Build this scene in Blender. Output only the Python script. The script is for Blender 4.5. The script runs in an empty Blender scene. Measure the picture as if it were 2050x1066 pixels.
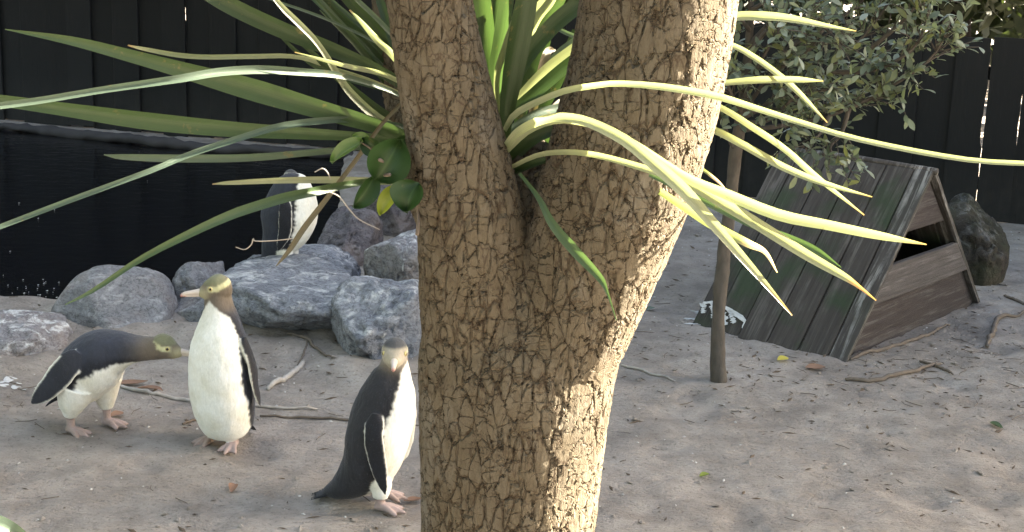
import bpy, bmesh, math, random
import numpy as np
from mathutils import Vector, Matrix, noise, kdtree

R = math.radians
random.seed(7)
rng = np.random.default_rng(7)
SC = bpy.context.scene
COL = SC.collection

# ------------------------------------------------------------------ camera
CAM_H = 1.97
PITCH = R(13.6)
ROLL = 0.035
FOC = 2904.0
cd = bpy.data.cameras.new('camera')
cam = bpy.data.objects.new('camera', cd)
COL.objects.link(cam)
CAM_R = Matrix.Rotation(R(90) - PITCH, 3, 'X') @ Matrix.Rotation(ROLL, 3, 'Z')
cam.matrix_world = Matrix.Translation((0, 0, CAM_H)) @ CAM_R.to_4x4()
cd.sensor_width = 36.0
cd.lens = 36.0 * FOC / 2050.0
cd.clip_start = 0.05
cd.clip_end = 500
SC.camera = cam

# ------------------------------------------------------------------ light
SUN_AZ = 68.0      # degrees clockwise from +Y
SUN_EL = 27.0
w = bpy.data.worlds.new('World')
SC.world = w
w.use_nodes = True
wn = w.node_tree
bg = wn.nodes['Background']
sky = wn.nodes.new('ShaderNodeTexSky')
sky.sky_type = 'NISHITA'
sky.sun_disc = False
sky.sun_elevation = R(SUN_EL)
sky.sun_rotation = R(SUN_AZ)
sky.dust_density = 3.0
sky.ozone_density = 1.0
wn.links.new(sky.outputs[0], bg.inputs[0])
bg.inputs[1].default_value = 0.05
sd = bpy.data.lights.new('sun', 'SUN')
sd.energy = 5.0
sd.angle = R(0.53)
sd.color = (1.0, 0.95, 0.87)
sun = bpy.data.objects.new('sun', sd)
COL.objects.link(sun)
SUN_DIR = Vector((math.sin(R(SUN_AZ)) * math.cos(R(SUN_EL)), math.cos(R(SUN_AZ)) * math.cos(R(SUN_EL)), math.sin(R(SUN_EL))))
sun.rotation_euler = SUN_DIR.to_track_quat('Z', 'Y').to_euler()
sun.location = SUN_DIR * 30

vs = SC.view_settings
vs.view_transform = 'Standard'
vs.look = 'None'
vs.gamma = 1.0
vs.use_curve_mapping = False
vs.exposure = 4.25
try:
    vs.use_white_balance = True
    vs.white_balance_temperature = 7400
    vs.white_balance_tint = 8
except Exception:
    pass

# ------------------------------------------------------------------ helpers
def ray(x, y):
    d = Vector(((x - 1025.0) / FOC, -(y - 533.0) / FOC, -1.0))
    return CAM_R @ d

def at(x, y, Y):
    """point of the place seen at pixel (x, y), at distance Y in front of the camera"""
    d = ray(x, y)
    return Vector((0, 0, CAM_H)) + d * (Y / d.y)

def on_z(x, y, z=0.0):
    d = ray(x, y)
    return Vector((0, 0, CAM_H)) + d * ((z - CAM_H) / d.z)

def mpp(p):
    """metres per photo pixel at a point"""
    return (CAM_R.transposed() @ (Vector(p) - Vector((0, 0, CAM_H)))).z / -FOC

def sstep(a, b, x):
    t = np.clip((np.asarray(x, float) - a) / (b - a), 0, 1)
    return t * t * (3 - 2 * t)

def vnoise(P, scale, seed=0, octs=3):
    """cheap vectorised value noise, -1..1"""
    P = np.asarray(P, float) * scale + seed * 17.31
    out = np.zeros(len(P)); amp = 1.0; tot = 0
    for o in range(octs):
        i = np.floor(P).astype(np.int64); f = P - i
        f = f * f * (3 - 2 * f)
        acc = np.zeros(len(P))
        for dx in (0, 1):
            for dy in (0, 1):
                for dz in (0, 1):
                    h = (i[:, 0] + dx) * 374761393 + (i[:, 1] + dy) * 668265263 + (i[:, 2] + dz) * 2147483647 + o * 7919 + seed * 104729
                    h = (h ^ (h >> 13)) * 1274126177
                    h = (h ^ (h >> 16)) & 0xffff
                    v = h / 32767.5 - 1
                    acc += v * np.where(dx, f[:, 0], 1 - f[:, 0]) * np.where(dy, f[:, 1], 1 - f[:, 1]) * np.where(dz, f[:, 2], 1 - f[:, 2])
        out += acc * amp; tot += amp
        amp *= 0.5; P = P * 2.03 + 5.7
    return out / tot

def thing(name, label, cat, loc, group=None):
    o = bpy.data.objects.new(name, None)
    o.empty_display_size = 0.1
    COL.objects.link(o)
    o.location = Vector(loc)
    o['label'] = label; o['category'] = cat
    if group: o['group'] = group
    return o

def tag(o, label=None, cat=None, group=None, kind=None):
    if label: o['label'] = label
    if cat: o['category'] = cat
    if group: o['group'] = group
    if kind: o['kind'] = kind
    return o

def wloc(p):
    v = Vector((0, 0, 0))
    while p is not None:
        v = v + p.location; p = p.parent
    return v

def mesh_of(name, verts, faces, mats, smooth=True, fm=None, uv=None, col=None):
    me = bpy.data.meshes.new(name)
    me.from_pydata([tuple(v) for v in verts], [], faces)
    for m in (mats if isinstance(mats, (list, tuple)) else [mats]):
        me.materials.append(m)
    if fm is not None:
        me.polygons.foreach_set('material_index', np.asarray(fm, dtype=np.int32))
    if smooth:
        me.polygons.foreach_set('use_smooth', np.ones(len(me.polygons), dtype=bool))
    if uv is not None:
        li = np.zeros(len(me.loops), dtype=np.int32); me.loops.foreach_get('vertex_index', li)
        ul = me.uv_layers.new(name='UVMap')
        ul.data.foreach_set('uv', np.asarray(uv, dtype=np.float32)[li].ravel())
    if col is not None:
        a = me.color_attributes.new('Col', 'FLOAT_COLOR', 'POINT')
        c = np.ones((len(verts), 4), dtype=np.float32); c[:, :3] = col
        a.data.foreach_set('color', c.ravel())
    me.update()
    return me

def obj(name, verts, faces, mats, parent=None, origin=None, **kw):
    """verts in world space; the object sits at origin, or at its parent's place"""
    pl = wloc(parent) if parent is not None else Vector((0, 0, 0))
    og = Vector(origin) if origin is not None else pl
    V = np.asarray([tuple(v) for v in verts], float) - np.array(tuple(og))
    o = bpy.data.objects.new(name, mesh_of(name, V, faces, mats, **kw))
    COL.objects.link(o)
    if parent is not None: o.parent = parent
    o.location = og - pl
    return o

def catmull(P, n):
    P = np.asarray(P, float)
    if len(P) == 2:
        t = np.linspace(0, 1, n)[:, None]
        return P[0] * (1 - t) + P[1] * t
    E = np.vstack([2 * P[0] - P[1], P, 2 * P[-1] - P[-2]])
    m = len(P) - 1
    out = []
    for u in np.linspace(0, m, n):
        i = min(int(u), m - 1); t = u - i
        a, b, c, d = E[i], E[i + 1], E[i + 2], E[i + 3]
        out.append(0.5 * (2 * b + (c - a) * t + (2 * a - 5 * b + 4 * c - d) * t * t + (3 * b - a - 3 * c + d) * t ** 3))
    return np.array(out)

def tube(path, rad, n=8, up=None, flat=1.0):
    """closed tube along path; rad scalar or list (interpolated)"""
    P = np.asarray([tuple(p) for p in path], float)
    m = len(P)
    r = np.full(m, rad) if np.isscalar(rad) else np.interp(np.linspace(0, 1, m), np.linspace(0, 1, len(rad)), rad)
    T = np.gradient(P, axis=0); T /= np.linalg.norm(T, axis=1)[:, None] + 1e-9
    U = np.array([0.13, 0.21, 1.0]) if up is None else np.asarray(up, float)
    if up is None and abs(T[m // 2] @ (U / np.linalg.norm(U))) > 0.9: U = np.array([1.0, 0.2, 0.1])
    V = []; F = []
    for i in range(m):
        s = np.cross(T[i], U); s /= np.linalg.norm(s) + 1e-9
        u = np.cross(s, T[i])
        for k in range(n):
            a = 2 * math.pi * k / n
            V.append(P[i] + r[i] * (math.cos(a) * s + flat * math.sin(a) * u))
    for i in range(m - 1):
        for k in range(n):
            F.append((i * n + k, i * n + (k + 1) % n, (i + 1) * n + (k + 1) % n, (i + 1) * n + k))
    F.append(tuple(range(n - 1, -1, -1)))
    F.append(tuple((m - 1) * n + k for k in range(n)))
    return V, F

def merge(parts):
    V = []; F = []
    for v, f in parts:
        b = len(V); V.extend(v); F.extend(tuple(i + b for i in q) for q in f)
    return V, F

def box(c, sx, sy, sz, M=None):
    M = Matrix.Identity(3) if M is None else M
    V = [Vector(c) + M @ Vector((a * sx / 2, b * sy / 2, d * sz / 2)) for a in (-1, 1) for b in (-1, 1) for d in (-1, 1)]
    F = [(0, 1, 3, 2), (4, 6, 7, 5), (0, 4, 5, 1), (2, 3, 7, 6), (0, 2, 6, 4), (1, 5, 7, 3)]
    return V, F

def remeshed(V, F, voxel, smooth_it=3, fac=0.5):
    me = bpy.data.meshes.new('tmp'); me.from_pydata([tuple(v) for v in V], [], F); me.update()
    bm = bmesh.new(); bm.from_mesh(me); bmesh.ops.recalc_face_normals(bm, faces=bm.faces); bm.to_mesh(me); bm.free()
    o = bpy.data.objects.new('tmp', me); COL.objects.link(o)
    m = o.modifiers.new('r', 'REMESH'); m.mode = 'VOXEL'; m.voxel_size = voxel
    s = o.modifiers.new('s', 'SMOOTH'); s.factor = fac; s.iterations = smooth_it
    ev = o.evaluated_get(bpy.context.evaluated_depsgraph_get())
    nm = bpy.data.meshes.new_from_object(ev)
    vv = np.zeros(len(nm.vertices) * 3); nm.vertices.foreach_get('co', vv)
    ff = [tuple(p.vertices) for p in nm.polygons]
    bpy.data.objects.remove(o); bpy.data.meshes.remove(me); bpy.data.meshes.remove(nm)
    return vv.reshape(-1, 3), ff

# ------------------------------------------------------------------ materials
class NT:
    def __init__(s, name, rough=0.8, spec=0.3):
        s.m = bpy.data.materials.new(name); s.m.use_nodes = True
        s.t = s.m.node_tree; s.b = s.t.nodes['Principled BSDF']; s.out = s.t.nodes['Material Output']
        s.b.inputs['Roughness'].default_value = rough
        s.b.inputs['Specular IOR Level'].default_value = spec
    def n(s, typ, **kw):
        nd = s.t.nodes.new('ShaderNode' + typ)
        for k, v in kw.items():
            if k in nd.inputs: s.set(nd.inputs[k], v)
            else: setattr(nd, k, v)
        return nd
    def set(s, sock, v):
        if isinstance(v, bpy.types.NodeSocket): s.t.links.new(v, sock)
        else: sock.default_value = v
    def coord(s, scale=(1, 1, 1), which='Object'):
        c = s.n('TexCoord'); m = s.n('Mapping', Scale=scale)
        s.t.links.new(c.outputs[which], m.inputs['Vector']); return m.outputs[0]
    def noise(s, vec, scale, detail=4, rough=0.55, dist=0.0):
        return s.n('TexNoise', Vector=vec, Scale=scale, Detail=detail, Roughness=rough, Distortion=dist).outputs['Fac']
    def ramp(s, fac, stops, interp='LINEAR'):
        r = s.n('ValToRGB', Fac=fac); cr = r.color_ramp; cr.interpolation = interp
        while len(cr.elements) < len(stops): cr.elements.new(0.5)
        for e, (p, c) in zip(cr.elements, stops):
            e.position = p; e.color = (c, c, c, 1) if np.isscalar(c) else (*c, 1)
        return r.outputs['Color']
    def mix(s, fac, a, b, mode='MIX'):
        m = s.n('Mix'); m.data_type = 'RGBA'; m.blend_type = mode
        s.set(m.inputs[0], fac)
        for k, v in ((6, a), (7, b)):
            s.set(m.inputs[k], v if isinstance(v, bpy.types.NodeSocket) else ((*v, 1) if len(v) == 3 else v))
        return m.outputs[2]
    def math(s, op, a, b=0.0, c=0.0):
        m = s.n('Math'); m.operation = op
        s.set(m.inputs[0], a); s.set(m.inputs[1], b); s.set(m.inputs[2], c); return m.outputs[0]
    def bump(s, h, strength=0.3, dist=0.01):
        b = s.n('Bump', Height=h, Strength=strength, Distance=dist)
        s.t.links.new(b.outputs[0], s.b.inputs['Normal'])
    def color(s, c): s.set(s.b.inputs['Base Color'], c if isinstance(c, bpy.types.NodeSocket) else (*c, 1))

def simple(name, c, rough=0.8, var=0.25, scale=20, bump=0.2, stretch=(1, 1, 1), spec=0.3):
    k = NT(name, rough, spec)
    v = k.coord(stretch); f = k.noise(v, scale, 5)
    k.color(k.mix(f, [x * (1 - var) for x in c], [min(1, x * (1 + var)) for x in c]))
    if bump: k.bump(f, bump, 0.01)
    return k.m

def attr_mat(name, rough, spec, var, scale, bump, stretch=(1, 1, 1), bdist=0.004, sheen=0.0):
    k = NT(name, rough, spec)
    a = k.n('Attribute'); a.attribute_name = 'Col'
    v = k.coord(stretch); f = k.noise(v, scale, 6, 0.65)
    g = k.ramp(f, [(0.25, 1 - var), (0.75, 1 + var)])
    k.color(k.mix(1.0, a.outputs['Color'], g, 'MULTIPLY'))
    if sheen: k.b.inputs['Sheen Weight'].default_value = sheen
    if bump: k.bump(f, bump, bdist)
    return k.m

def fence_mat():
    k = NT('black_fence_paint', 0.65, 0.25)
    v = k.coord((7, 7, 0.5)); g = k.noise(v, 5, 7, 0.7, 0.5); b = k.noise(k.coord(), 3.0, 5, 0.6)
    oi = k.n('ObjectInfo').outputs['Random']
    c = k.mix(oi, (0.0026, 0.0032, 0.0038), (0.0054, 0.0062, 0.007))
    c = k.mix(k.ramp(g, [(0.56, 0.0), (0.72, 0.6)]), c, (0.013, 0.013, 0.0135))
    co = k.n('SeparateXYZ'); k.t.links.new(k.n('TexCoord').outputs['Object'], co.inputs[0])
    dust = k.math('MULTIPLY', k.ramp(co.outputs[2], [(0.0, 1.0), (0.45, 0.0)]), k.ramp(b, [(0.35, 0.0), (0.7, 0.5)]))
    c = k.mix(dust, c, (0.05, 0.044, 0.038))
    k.color(c); k.bump(g, 0.3, 0.01)
    return k.m

def plumage_mat():
    k = NT('plumage', 0.7, 0.2)
    a = k.n('Attribute'); a.attribute_name = 'Col'
    fine = k.noise(k.coord((1, 1, 0.4)), 170, 5, 0.7); fl = k.noise(k.coord((1, 1, 0.55)), 330, 3, 0.6); low = k.noise(k.coord(), 11, 4, 0.6)
    c = k.mix(1.0, a.outputs['Color'], k.ramp(fine, [(0.25, 0.88), (0.75, 1.12)]), 'MULTIPLY')
    c = k.mix(1.0, c, k.ramp(low, [(0.35, (0.84, 0.82, 0.75)), (0.62, (1, 1, 1))]), 'MULTIPLY')
    c = k.mix(k.ramp(fl, [(0.58, 0.0), (0.74, 0.35)]), c, (0.085, 0.093, 0.115), 'LIGHTEN')
    k.color(c); k.b.inputs['Sheen Weight'].default_value = 0.1
    k.bump(k.math('ADD', fine, k.math('MULTIPLY', low, 0.8)), 0.3, 0.006)
    return k.m

def ground_mat():
    k = NT('sandy_soil', 0.95, 0.15)
    v = k.coord()
    big = k.noise(v, 0.9, 4); med = k.noise(v, 7, 6, 0.6); fine = k.noise(v, 60, 6, 0.7); grit = k.noise(v, 190, 2)
    patch = k.noise(v, 2.3, 5, 0.6)
    shadow_dash = k.noise(k.coord((1, 2.6, 1)), 26, 6, 0.7, 0.6)
    c = k.mix(k.ramp(big, [(0.3, 0.0), (0.7, 1.0)]), (0.365, 0.318, 0.280), (0.445, 0.395, 0.352))
    c = k.mix(k.ramp(patch, [(0.34, 0.6), (0.52, 0.0)]), c, (0.20, 0.175, 0.158))
    c = k.mix(k.ramp(patch, [(0.58, 0.0), (0.72, 0.5)]), c, (0.49, 0.455, 0.42))
    c = k.mix(k.ramp(med, [(0.35, 0.5), (0.6, 0.0)]), c, (0.19, 0.165, 0.145))
    c = k.mix(k.ramp(fine, [(0.30, 0.7), (0.45, 0.0)]), c, (0.11, 0.092, 0.078))
    c = k.mix(k.ramp(shadow_dash, [(0.27, 0.85), (0.37, 0.0)]), c, (0.085, 0.068, 0.055))  # small shadows of the rough soil, painted in as dark dashes
    c = k.mix(k.ramp(grit, [(0.66, 0.0), (0.74, 0.6)]), c, (0.50, 0.48, 0.46))
    k.color(c)
    h = k.math('ADD', k.math('MULTIPLY', med, 1.0), k.math('ADD', k.math('MULTIPLY', fine, 0.5), k.math('MULTIPLY', shadow_dash, 0.6)))
    k.bump(h, 0.9, 0.05)
    return k.m

def rock_mat(name, dark, light, white=0.5, warm=0.0, moss=0.0):
    k = NT(name, 0.85, 0.3)
    v = k.coord()
    a = k.noise(v, 7.5, 8, 0.68, 0.3); b = k.noise(v, 48, 6, 0.72); vein = k.noise(k.coord((1, 1, 2.4)), 9, 6, 0.6, 1.2)
    c = k.mix(k.ramp(a, [(0.3, 0.1), (0.7, 0.9)]), dark, light)
    c = k.mix(k.ramp(b, [(0.36, 0.65), (0.52, 0.0)]), c, [x * 0.45 for x in dark])
    c = k.mix(k.ramp(k.math('ABSOLUTE', k.math('SUBTRACT', vein, 0.5)), [(0.0, 0.75), (0.016, 0.0)]), c, [x * 0.25 for x in dark])
    if warm: c = k.mix(k.ramp(k.noise(v, 3.2, 4), [(0.45, 0.0), (0.68, warm)]), c, (0.30, 0.22, 0.17))
    if moss: c = k.mix(k.ramp(k.noise(v, 6, 6, 0.6), [(0.4, 0.0), (0.6, moss)]), c, (0.03, 0.036, 0.015))
    if white:
        geo = k.n('NewGeometry'); sx = k.n('SeparateXYZ'); k.t.links.new(geo.outputs['Normal'], sx.inputs[0])
        streak = k.noise(k.coord((1, 1, 0.16)), 15, 5, 0.6, 0.5)
        spl = k.noise(v, 9, 6, 0.7, 1.0); sp2 = k.noise(v, 30, 4, 0.7)
        top = k.math('MULTIPLY', k.ramp(sx.outputs[2], [(0.25, 0.0), (0.75, 1.0)]), k.ramp(spl, [(0.50, 0.0), (0.62, 1.0)]))
        drip = k.math('MULTIPLY', k.ramp(sx.outputs[2], [(0.0, 1.0), (0.5, 0.2)]), k.math('MULTIPLY', k.ramp(streak, [(0.60, 0.0), (0.66, 1.0)]), k.ramp(spl, [(0.45, 0.0), (0.6, 1.0)])))
        s = k.math('MAXIMUM', top, drip)
        s = k.math('MULTIPLY', k.math('MULTIPLY', s, k.ramp(sp2, [(0.35, 0.25), (0.6, 1.0)])), white)
        c = k.mix(s, c, (0.62, 0.62, 0.61))
    k.color(c)
    k.bump(k.math('ADD', k.math('MULTIPLY', a, 1.4), k.math('MULTIPLY', b, 0.5)), 0.9, 0.04)
    return k.m

def bark_mat():
    k = NT('cork_bark', 0.9, 0.2)
    v = k.coord((1, 1, 0.55))
    def warp(vec, scale, amt, detail=3.0):
        nz = k.n('TexNoise', Vector=vec, Scale=scale, Detail=detail)
        c0 = k.n('VectorMath', operation='SUBTRACT'); k.t.links.new(nz.outputs['Color'], c0.inputs[0]); c0.inputs[1].default_value = (.5, .5, .5)
        sc_ = k.n('VectorMath', operation='SCALE', Scale=amt); k.t.links.new(c0.outputs[0], sc_.inputs[0])
        ad = k.n('VectorMath', operation='ADD'); k.t.links.new(vec, ad.inputs[0]); k.t.links.new(sc_.outputs[0], ad.inputs[1])
        return ad.outputs[0]
    # long wavy fissures up the stem
    vv = warp(warp(k.coord((1, 1, 0.36)), 9.0, 0.05), 44.0, 0.020, 5.0)
    e1 = k.n('TexVoronoi', feature='DISTANCE_TO_EDGE', Vector=vv, Scale=40.0).outputs['Distance']
    # short cross cracks that cut them into blocks
    v3 = warp(warp(k.coord((0.55, 0.55, 1.0)), 14.0, 0.03), 50.0, 0.022, 5.0)
    e2 = k.n('TexVoronoi', feature='DISTANCE_TO_EDGE', Vector=v3, Scale=40.0).outputs['Distance']
    cell = k.n('TexVoronoi', feature='F1', Vector=warp(warp(v, 8.0, 0.07), 46.0, 0.035, 5.0), Scale=42.0)
    brk = k.noise(v, 20, 4, 0.65)
    brk2 = k.noise(k.coord((1, 1, 1.3)), 27, 4, 0.6)
    vertical = k.noise(k.coord((1, 1, 0.14)), 55, 5, 0.65, 0.8)
    fine = k.noise(v, 110, 6, 0.75)
    mid = k.noise(v, 6, 6, 0.65)
    lump = k.noise(v, 30, 4, 0.6)
    w1 = k.ramp(brk, [(0.36, 0.004), (0.48, 0.05), (0.66, 0.12)])
    c1 = k.n('MapRange', Value=e1); k.set(c1.inputs['From Min'], 0.0); k.set(c1.inputs['From Max'], w1)
    crack1 = c1.outputs[0]
    w2 = k.ramp(brk2, [(0.45, 0.001), (0.55, 0.05), (0.68, 0.10)])
    c2 = k.n('MapRange', Value=e2); k.set(c2.inputs['From Min'], 0.0); k.set(c2.inputs['From Max'], w2)
    crack2 = c2.outputs[0]
    cellv = k.n('SeparateColor'); k.t.links.new(cell.outputs['Color'], cellv.inputs[0])
    base = k.mix(k.ramp(mid, [(0.3, 0.0), (0.7, 1.0)]), (0.064, 0.049, 0.030), (0.098, 0.080, 0.055))
    base = k.mix(k.math('MULTIPLY', cellv.outputs[0], 0.5), base, (0.104, 0.090, 0.068))
    base = k.mix(k.ramp(vertical, [(0.32, 0.45), (0.5, 0.0)]), base, (0.05, 0.037, 0.024))
    base = k.mix(k.ramp(fine, [(0.34, 0.7), (0.5, 0.0)]), base, (0.055, 0.041, 0.027))
    base = k.mix(k.ramp(k.noise(v, 4.0, 6, 0.65), [(0.55, 0.0), (0.68, 0.5)]), base, (0.17, 0.16, 0.14))
    base = k.mix(k.ramp(crack2, [(0.0, 0.7), (0.8, 0.0)]), base, (0.038, 0.025, 0.015))
    base = k.mix(k.ramp(crack1, [(0.0, 0.85), (0.7, 0.0)]), base, (0.034, 0.022, 0.013))
    k.color(base)
    h = k.math('MULTIPLY', crack1, 0.6)
    h = k.math('ADD', h, k.math('MULTIPLY', crack2, 0.4))
    h = k.math('ADD', h, k.math('MULTIPLY', cellv.outputs[1], 0.24))
    h = k.math('ADD', h, k.math('MULTIPLY', vertical, 0.4))
    h = k.math('ADD', h, k.math('MULTIPLY', lump, 0.28))
    h = k.math('ADD', h, k.math('MULTIPLY', fine, 0.42))
    dn = k.n('Displacement', Height=h, Scale=0.0092, Midlevel=0.9)
    k.t.links.new(dn.outputs[0], k.out.inputs['Displacement'])
    k.m.displacement_method = 'BOTH'
    return k.m

def leaf_mat(name, c, c2=None, trans=0.4, rough=0.38, tip=None, spec=0.5, stripes=26, tcol=None, rib=None):
    k = NT(name, rough, spec)
    uv = k.n('UVMap').outputs[0]
    mp = k.n('Mapping', Scale=(stripes, 1.2, 1)); k.t.links.new(uv, mp.inputs[0])
    st = k.noise(mp.outputs[0], 1.0, 4, 0.7)
    oi = k.n('ObjectInfo').outputs['Random']
    blot = k.noise(k.coord(), 22, 5, 0.65)
    c2 = c2 or [x * 1.45 for x in c]
    col = k.mix(k.ramp(st, [(0.3, 0.0), (0.7, 1.0)]), c, c2)
    col = k.mix(k.math('MULTIPLY', oi, 0.35), col, [c[0] * 1.5, c[1] * 1.3, c[2] * 1.2])
    col = k.mix(k.ramp(blot, [(0.64, 0.0), (0.72, 0.7)]), col, (0.15, 0.115, 0.05))
    sx = k.n('SeparateXYZ'); k.t.links.new(uv, sx.inputs[0])
    if rib:
        d = k.math('ABSOLUTE', k.math('SUBTRACT', sx.outputs[0], 0.5))
        col = k.mix(k.ramp(d, [(0.0, 0.6), (0.05, 0.0)]), col, rib)
    if tip:
        col = k.mix(k.ramp(sx.outputs[1], [(tip[0], 0.0), (min(1, tip[0] + 0.08), 1.0)]), col, tip[1])
    k.color(col)
    k.bump(st, 0.35, 0.003)
    tr = k.n('BsdfTranslucent')
    k.t.links.new(k.mix(1.0, col, tcol or (1.5, 1.6, 0.95), 'MULTIPLY'), tr.inputs[0])
    mx = k.n('MixShader', Fac=trans)
    k.t.links.new(k.b.outputs[0], mx.inputs[1]); k.t.links.new(tr.outputs[0], mx.inputs[2])
    k.t.links.new(mx.outputs[0], k.out.inputs['Surface'])
    return k.m

def wood_mat(name, c, c2, pale, paleamt=0.5, green=0.0, along=(0, 0, 1)):
    k = NT(name, 0.88, 0.2)
    co = k.n('TexCoord').outputs['Object']
    A = Vector(along).normalized(); B = A.cross(Vector((0.31, 0.77, 0.2))).normalized(); Cc = A.cross(B)
    cmb = k.n('CombineXYZ')
    for q, (ax, f_) in enumerate(((A, 0.8), (B, 14.0), (Cc, 14.0))):
        d = k.n('VectorMath', operation='DOT_PRODUCT'); k.t.links.new(co, d.inputs[0]); d.inputs[1].default_value = ax * f_
        k.t.links.new(d.outputs['Value'], cmb.inputs[q])
    v = cmb.outputs[0]
    g = k.noise(v, 2.2, 8, 0.68, 0.5); b = k.noise(k.coord(), 4.5, 6, 0.6); g2 = k.noise(v, 6.5, 6, 0.72)
    col = k.mix(k.ramp(g, [(0.3, 0.0), (0.7, 1.0)]), c, c2)
    col = k.mix(k.ramp(g2, [(0.32, 0.45), (0.5, 0.0)]), col, [x * 0.4 for x in c])
    m = k.math('MULTIPLY', k.ramp(g, [(0.5, 0.0), (0.6, 1.0)]), k.ramp(b, [(0.40, 0.0), (0.58, paleamt)]))
    col = k.mix(m, col, pale)
    if green: col = k.mix(k.ramp(k.noise(k.coord(), 3.2, 5), [(0.50, 0.0), (0.64, green)]), col, (0.03, 0.048, 0.024))
    k.color(col); k.bump(k.math('ADD', g, g2), 0.55, 0.01)
    return k.m

M = {}
M['ground'] = ground_mat()
M['bark'] = bark_mat()
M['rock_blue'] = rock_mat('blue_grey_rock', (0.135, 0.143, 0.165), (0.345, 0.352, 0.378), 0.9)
M['rock_grey'] = rock_mat('grey_rock', (0.155, 0.155, 0.165), (0.285, 0.285, 0.295), 0.45, 0.4)
M['rock_white'] = rock_mat('stained_rock', (0.16, 0.15, 0.16), (0.36, 0.35, 0.36), 1.6, 0.5)
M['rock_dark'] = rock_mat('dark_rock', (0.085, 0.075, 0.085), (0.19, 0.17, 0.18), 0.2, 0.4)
M['rock_moss'] = rock_mat('mossy_rock', (0.022, 0.018, 0.014), (0.055, 0.044, 0.034), 0.2, 0.25, 0.6)
M['fence'] = fence_mat()
M['lip'] = simple('concrete_lip', (0.040, 0.037, 0.038), 0.85, 0.35, 9, 0.4)
M['twig'] = simple('dry_twig', (0.12, 0.095, 0.075), 0.9, 0.4, 30)
M['twig_pale'] = simple('bleached_twig', (0.30, 0.27, 0.24), 0.9, 0.5, 25)
M['litter'] = simple('leaf_litter_brown', (0.095, 0.068, 0.048), 0.9, 0.6, 40)
M['grit'] = simple('pale_grit', (0.52, 0.49, 0.46), 0.9, 0.3, 40)
M['deadleaf'] = leaf_mat('dead_leaf', (0.17, 0.095, 0.06), trans=0.15, rough=0.7)
M['yellowleaf'] = leaf_mat('yellow_leaf', (0.42, 0.36, 0.06), trans=0.3, rough=0.6)
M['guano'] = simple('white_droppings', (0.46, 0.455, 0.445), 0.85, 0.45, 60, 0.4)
M['sapbark'] = simple('sapling_bark', (0.072, 0.062, 0.052), 0.9, 0.6, 30, 0.9, (1, 1, 0.45))
M['treebark'] = simple('dark_tree_bark', (0.012, 0.009, 0.008), 0.95, 0.5, 9, 0.8, (1, 1, 0.3))
M['blade_green'] = leaf_mat('green_blade', (0.028, 0.054, 0.020), (0.050, 0.080, 0.034), 0.22, spec=0.35)
M['blade_dark'] = leaf_mat('dark_green_blade', (0.018, 0.036, 0.012), (0.034, 0.056, 0.022), 0.26, spec=0.35)
M['blade_blue'] = leaf_mat('blue_green_blade', (0.050, 0.078, 0.056), (0.078, 0.108, 0.08), 0.22, spec=0.3)
M['blade_sunlit_yellow'] = leaf_mat('sunlit_yellow_blade', (0.145, 0.165, 0.10), (0.25, 0.26, 0.18), 0.3, tip=(0.93, (0.25, 0.16, 0.08)))  # yellow-green with the base colour raised, so these blades read as sunlit
M['blade_tip'] = leaf_mat('orange_tipped_blade', (0.14, 0.155, 0.09), (0.23, 0.24, 0.155), 0.3, tip=(0.84, (0.40, 0.22, 0.09)))
M['blade_pinktip'] = leaf_mat('pink_tipped_blade', (0.12, 0.14, 0.06), (0.17, 0.19, 0.09), 0.3, tip=(0.62, (0.5, 0.36, 0.27)))
M['blade_brown'] = leaf_mat('brown_hanging_blade', (0.075, 0.063, 0.038), (0.12, 0.10, 0.06), 0.15, rough=0.6)
M['broad'] = leaf_mat('glossy_broad_leaf', (0.014, 0.036, 0.010), (0.02, 0.046, 0.014), 0.15, 0.45, spec=0.25, stripes=3, rib=(0.05, 0.09, 0.03))
M['broad_light'] = leaf_mat('light_broad_leaf', (0.07, 0.12, 0.035), (0.09, 0.15, 0.05), 0.35, 0.3, stripes=3, rib=(0.16, 0.22, 0.1))
M['broad_yellow'] = leaf_mat('yellow_broad_leaf', (0.17, 0.21, 0.028), (0.2, 0.24, 0.04), 0.4, 0.4, stripes=3)
M['sapleaf'] = [leaf_mat('sapling_leaf', (0.115, 0.148, 0.105), (0.15, 0.18, 0.13), 0.3, 0.45, stripes=4, rib=(0.2, 0.22, 0.15)),
                leaf_mat('sapling_leaf_grey', (0.18, 0.215, 0.175), (0.22, 0.25, 0.205), 0.3, 0.45, stripes=4),
                leaf_mat('sapling_leaf_olive', (0.13, 0.15, 0.07), (0.165, 0.18, 0.09), 0.35, 0.45, stripes=4),
                leaf_mat('sapling_leaf_dark', (0.07, 0.095, 0.066), (0.095, 0.12, 0.085), 0.25, 0.42, stripes=4)]
M['darkleaf'] = leaf_mat('shelter_tree_leaf', (0.022, 0.032, 0.014), (0.04, 0.05, 0.02), 0.2, 0.5, stripes=4)
M['plumage'] = plumage_mat()
M['bill'] = attr_mat('bill_horn', 0.35, 0.5, 0.08, 60, 0.1)
M['eye'] = simple('eye_iris', (0.42, 0.34, 0.14), 0.15, 0.1, 50, 0, spec=0.6)
M['pupil'] = simple('eye_pupil', (0.01, 0.008, 0.008), 0.1, 0.1, 50, 0, spec=0.6)

def water_mat():
    k = NT('dark_pond_water', 0.03, 0.5)
    k.color((0.0035, 0.004, 0.0055))
    v = k.coord((1, 1.6, 1)); k.bump(k.noise(v, 7.0, 4), 0.16, 0.05)
    return k.m
M['water'] = water_mat()

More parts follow.
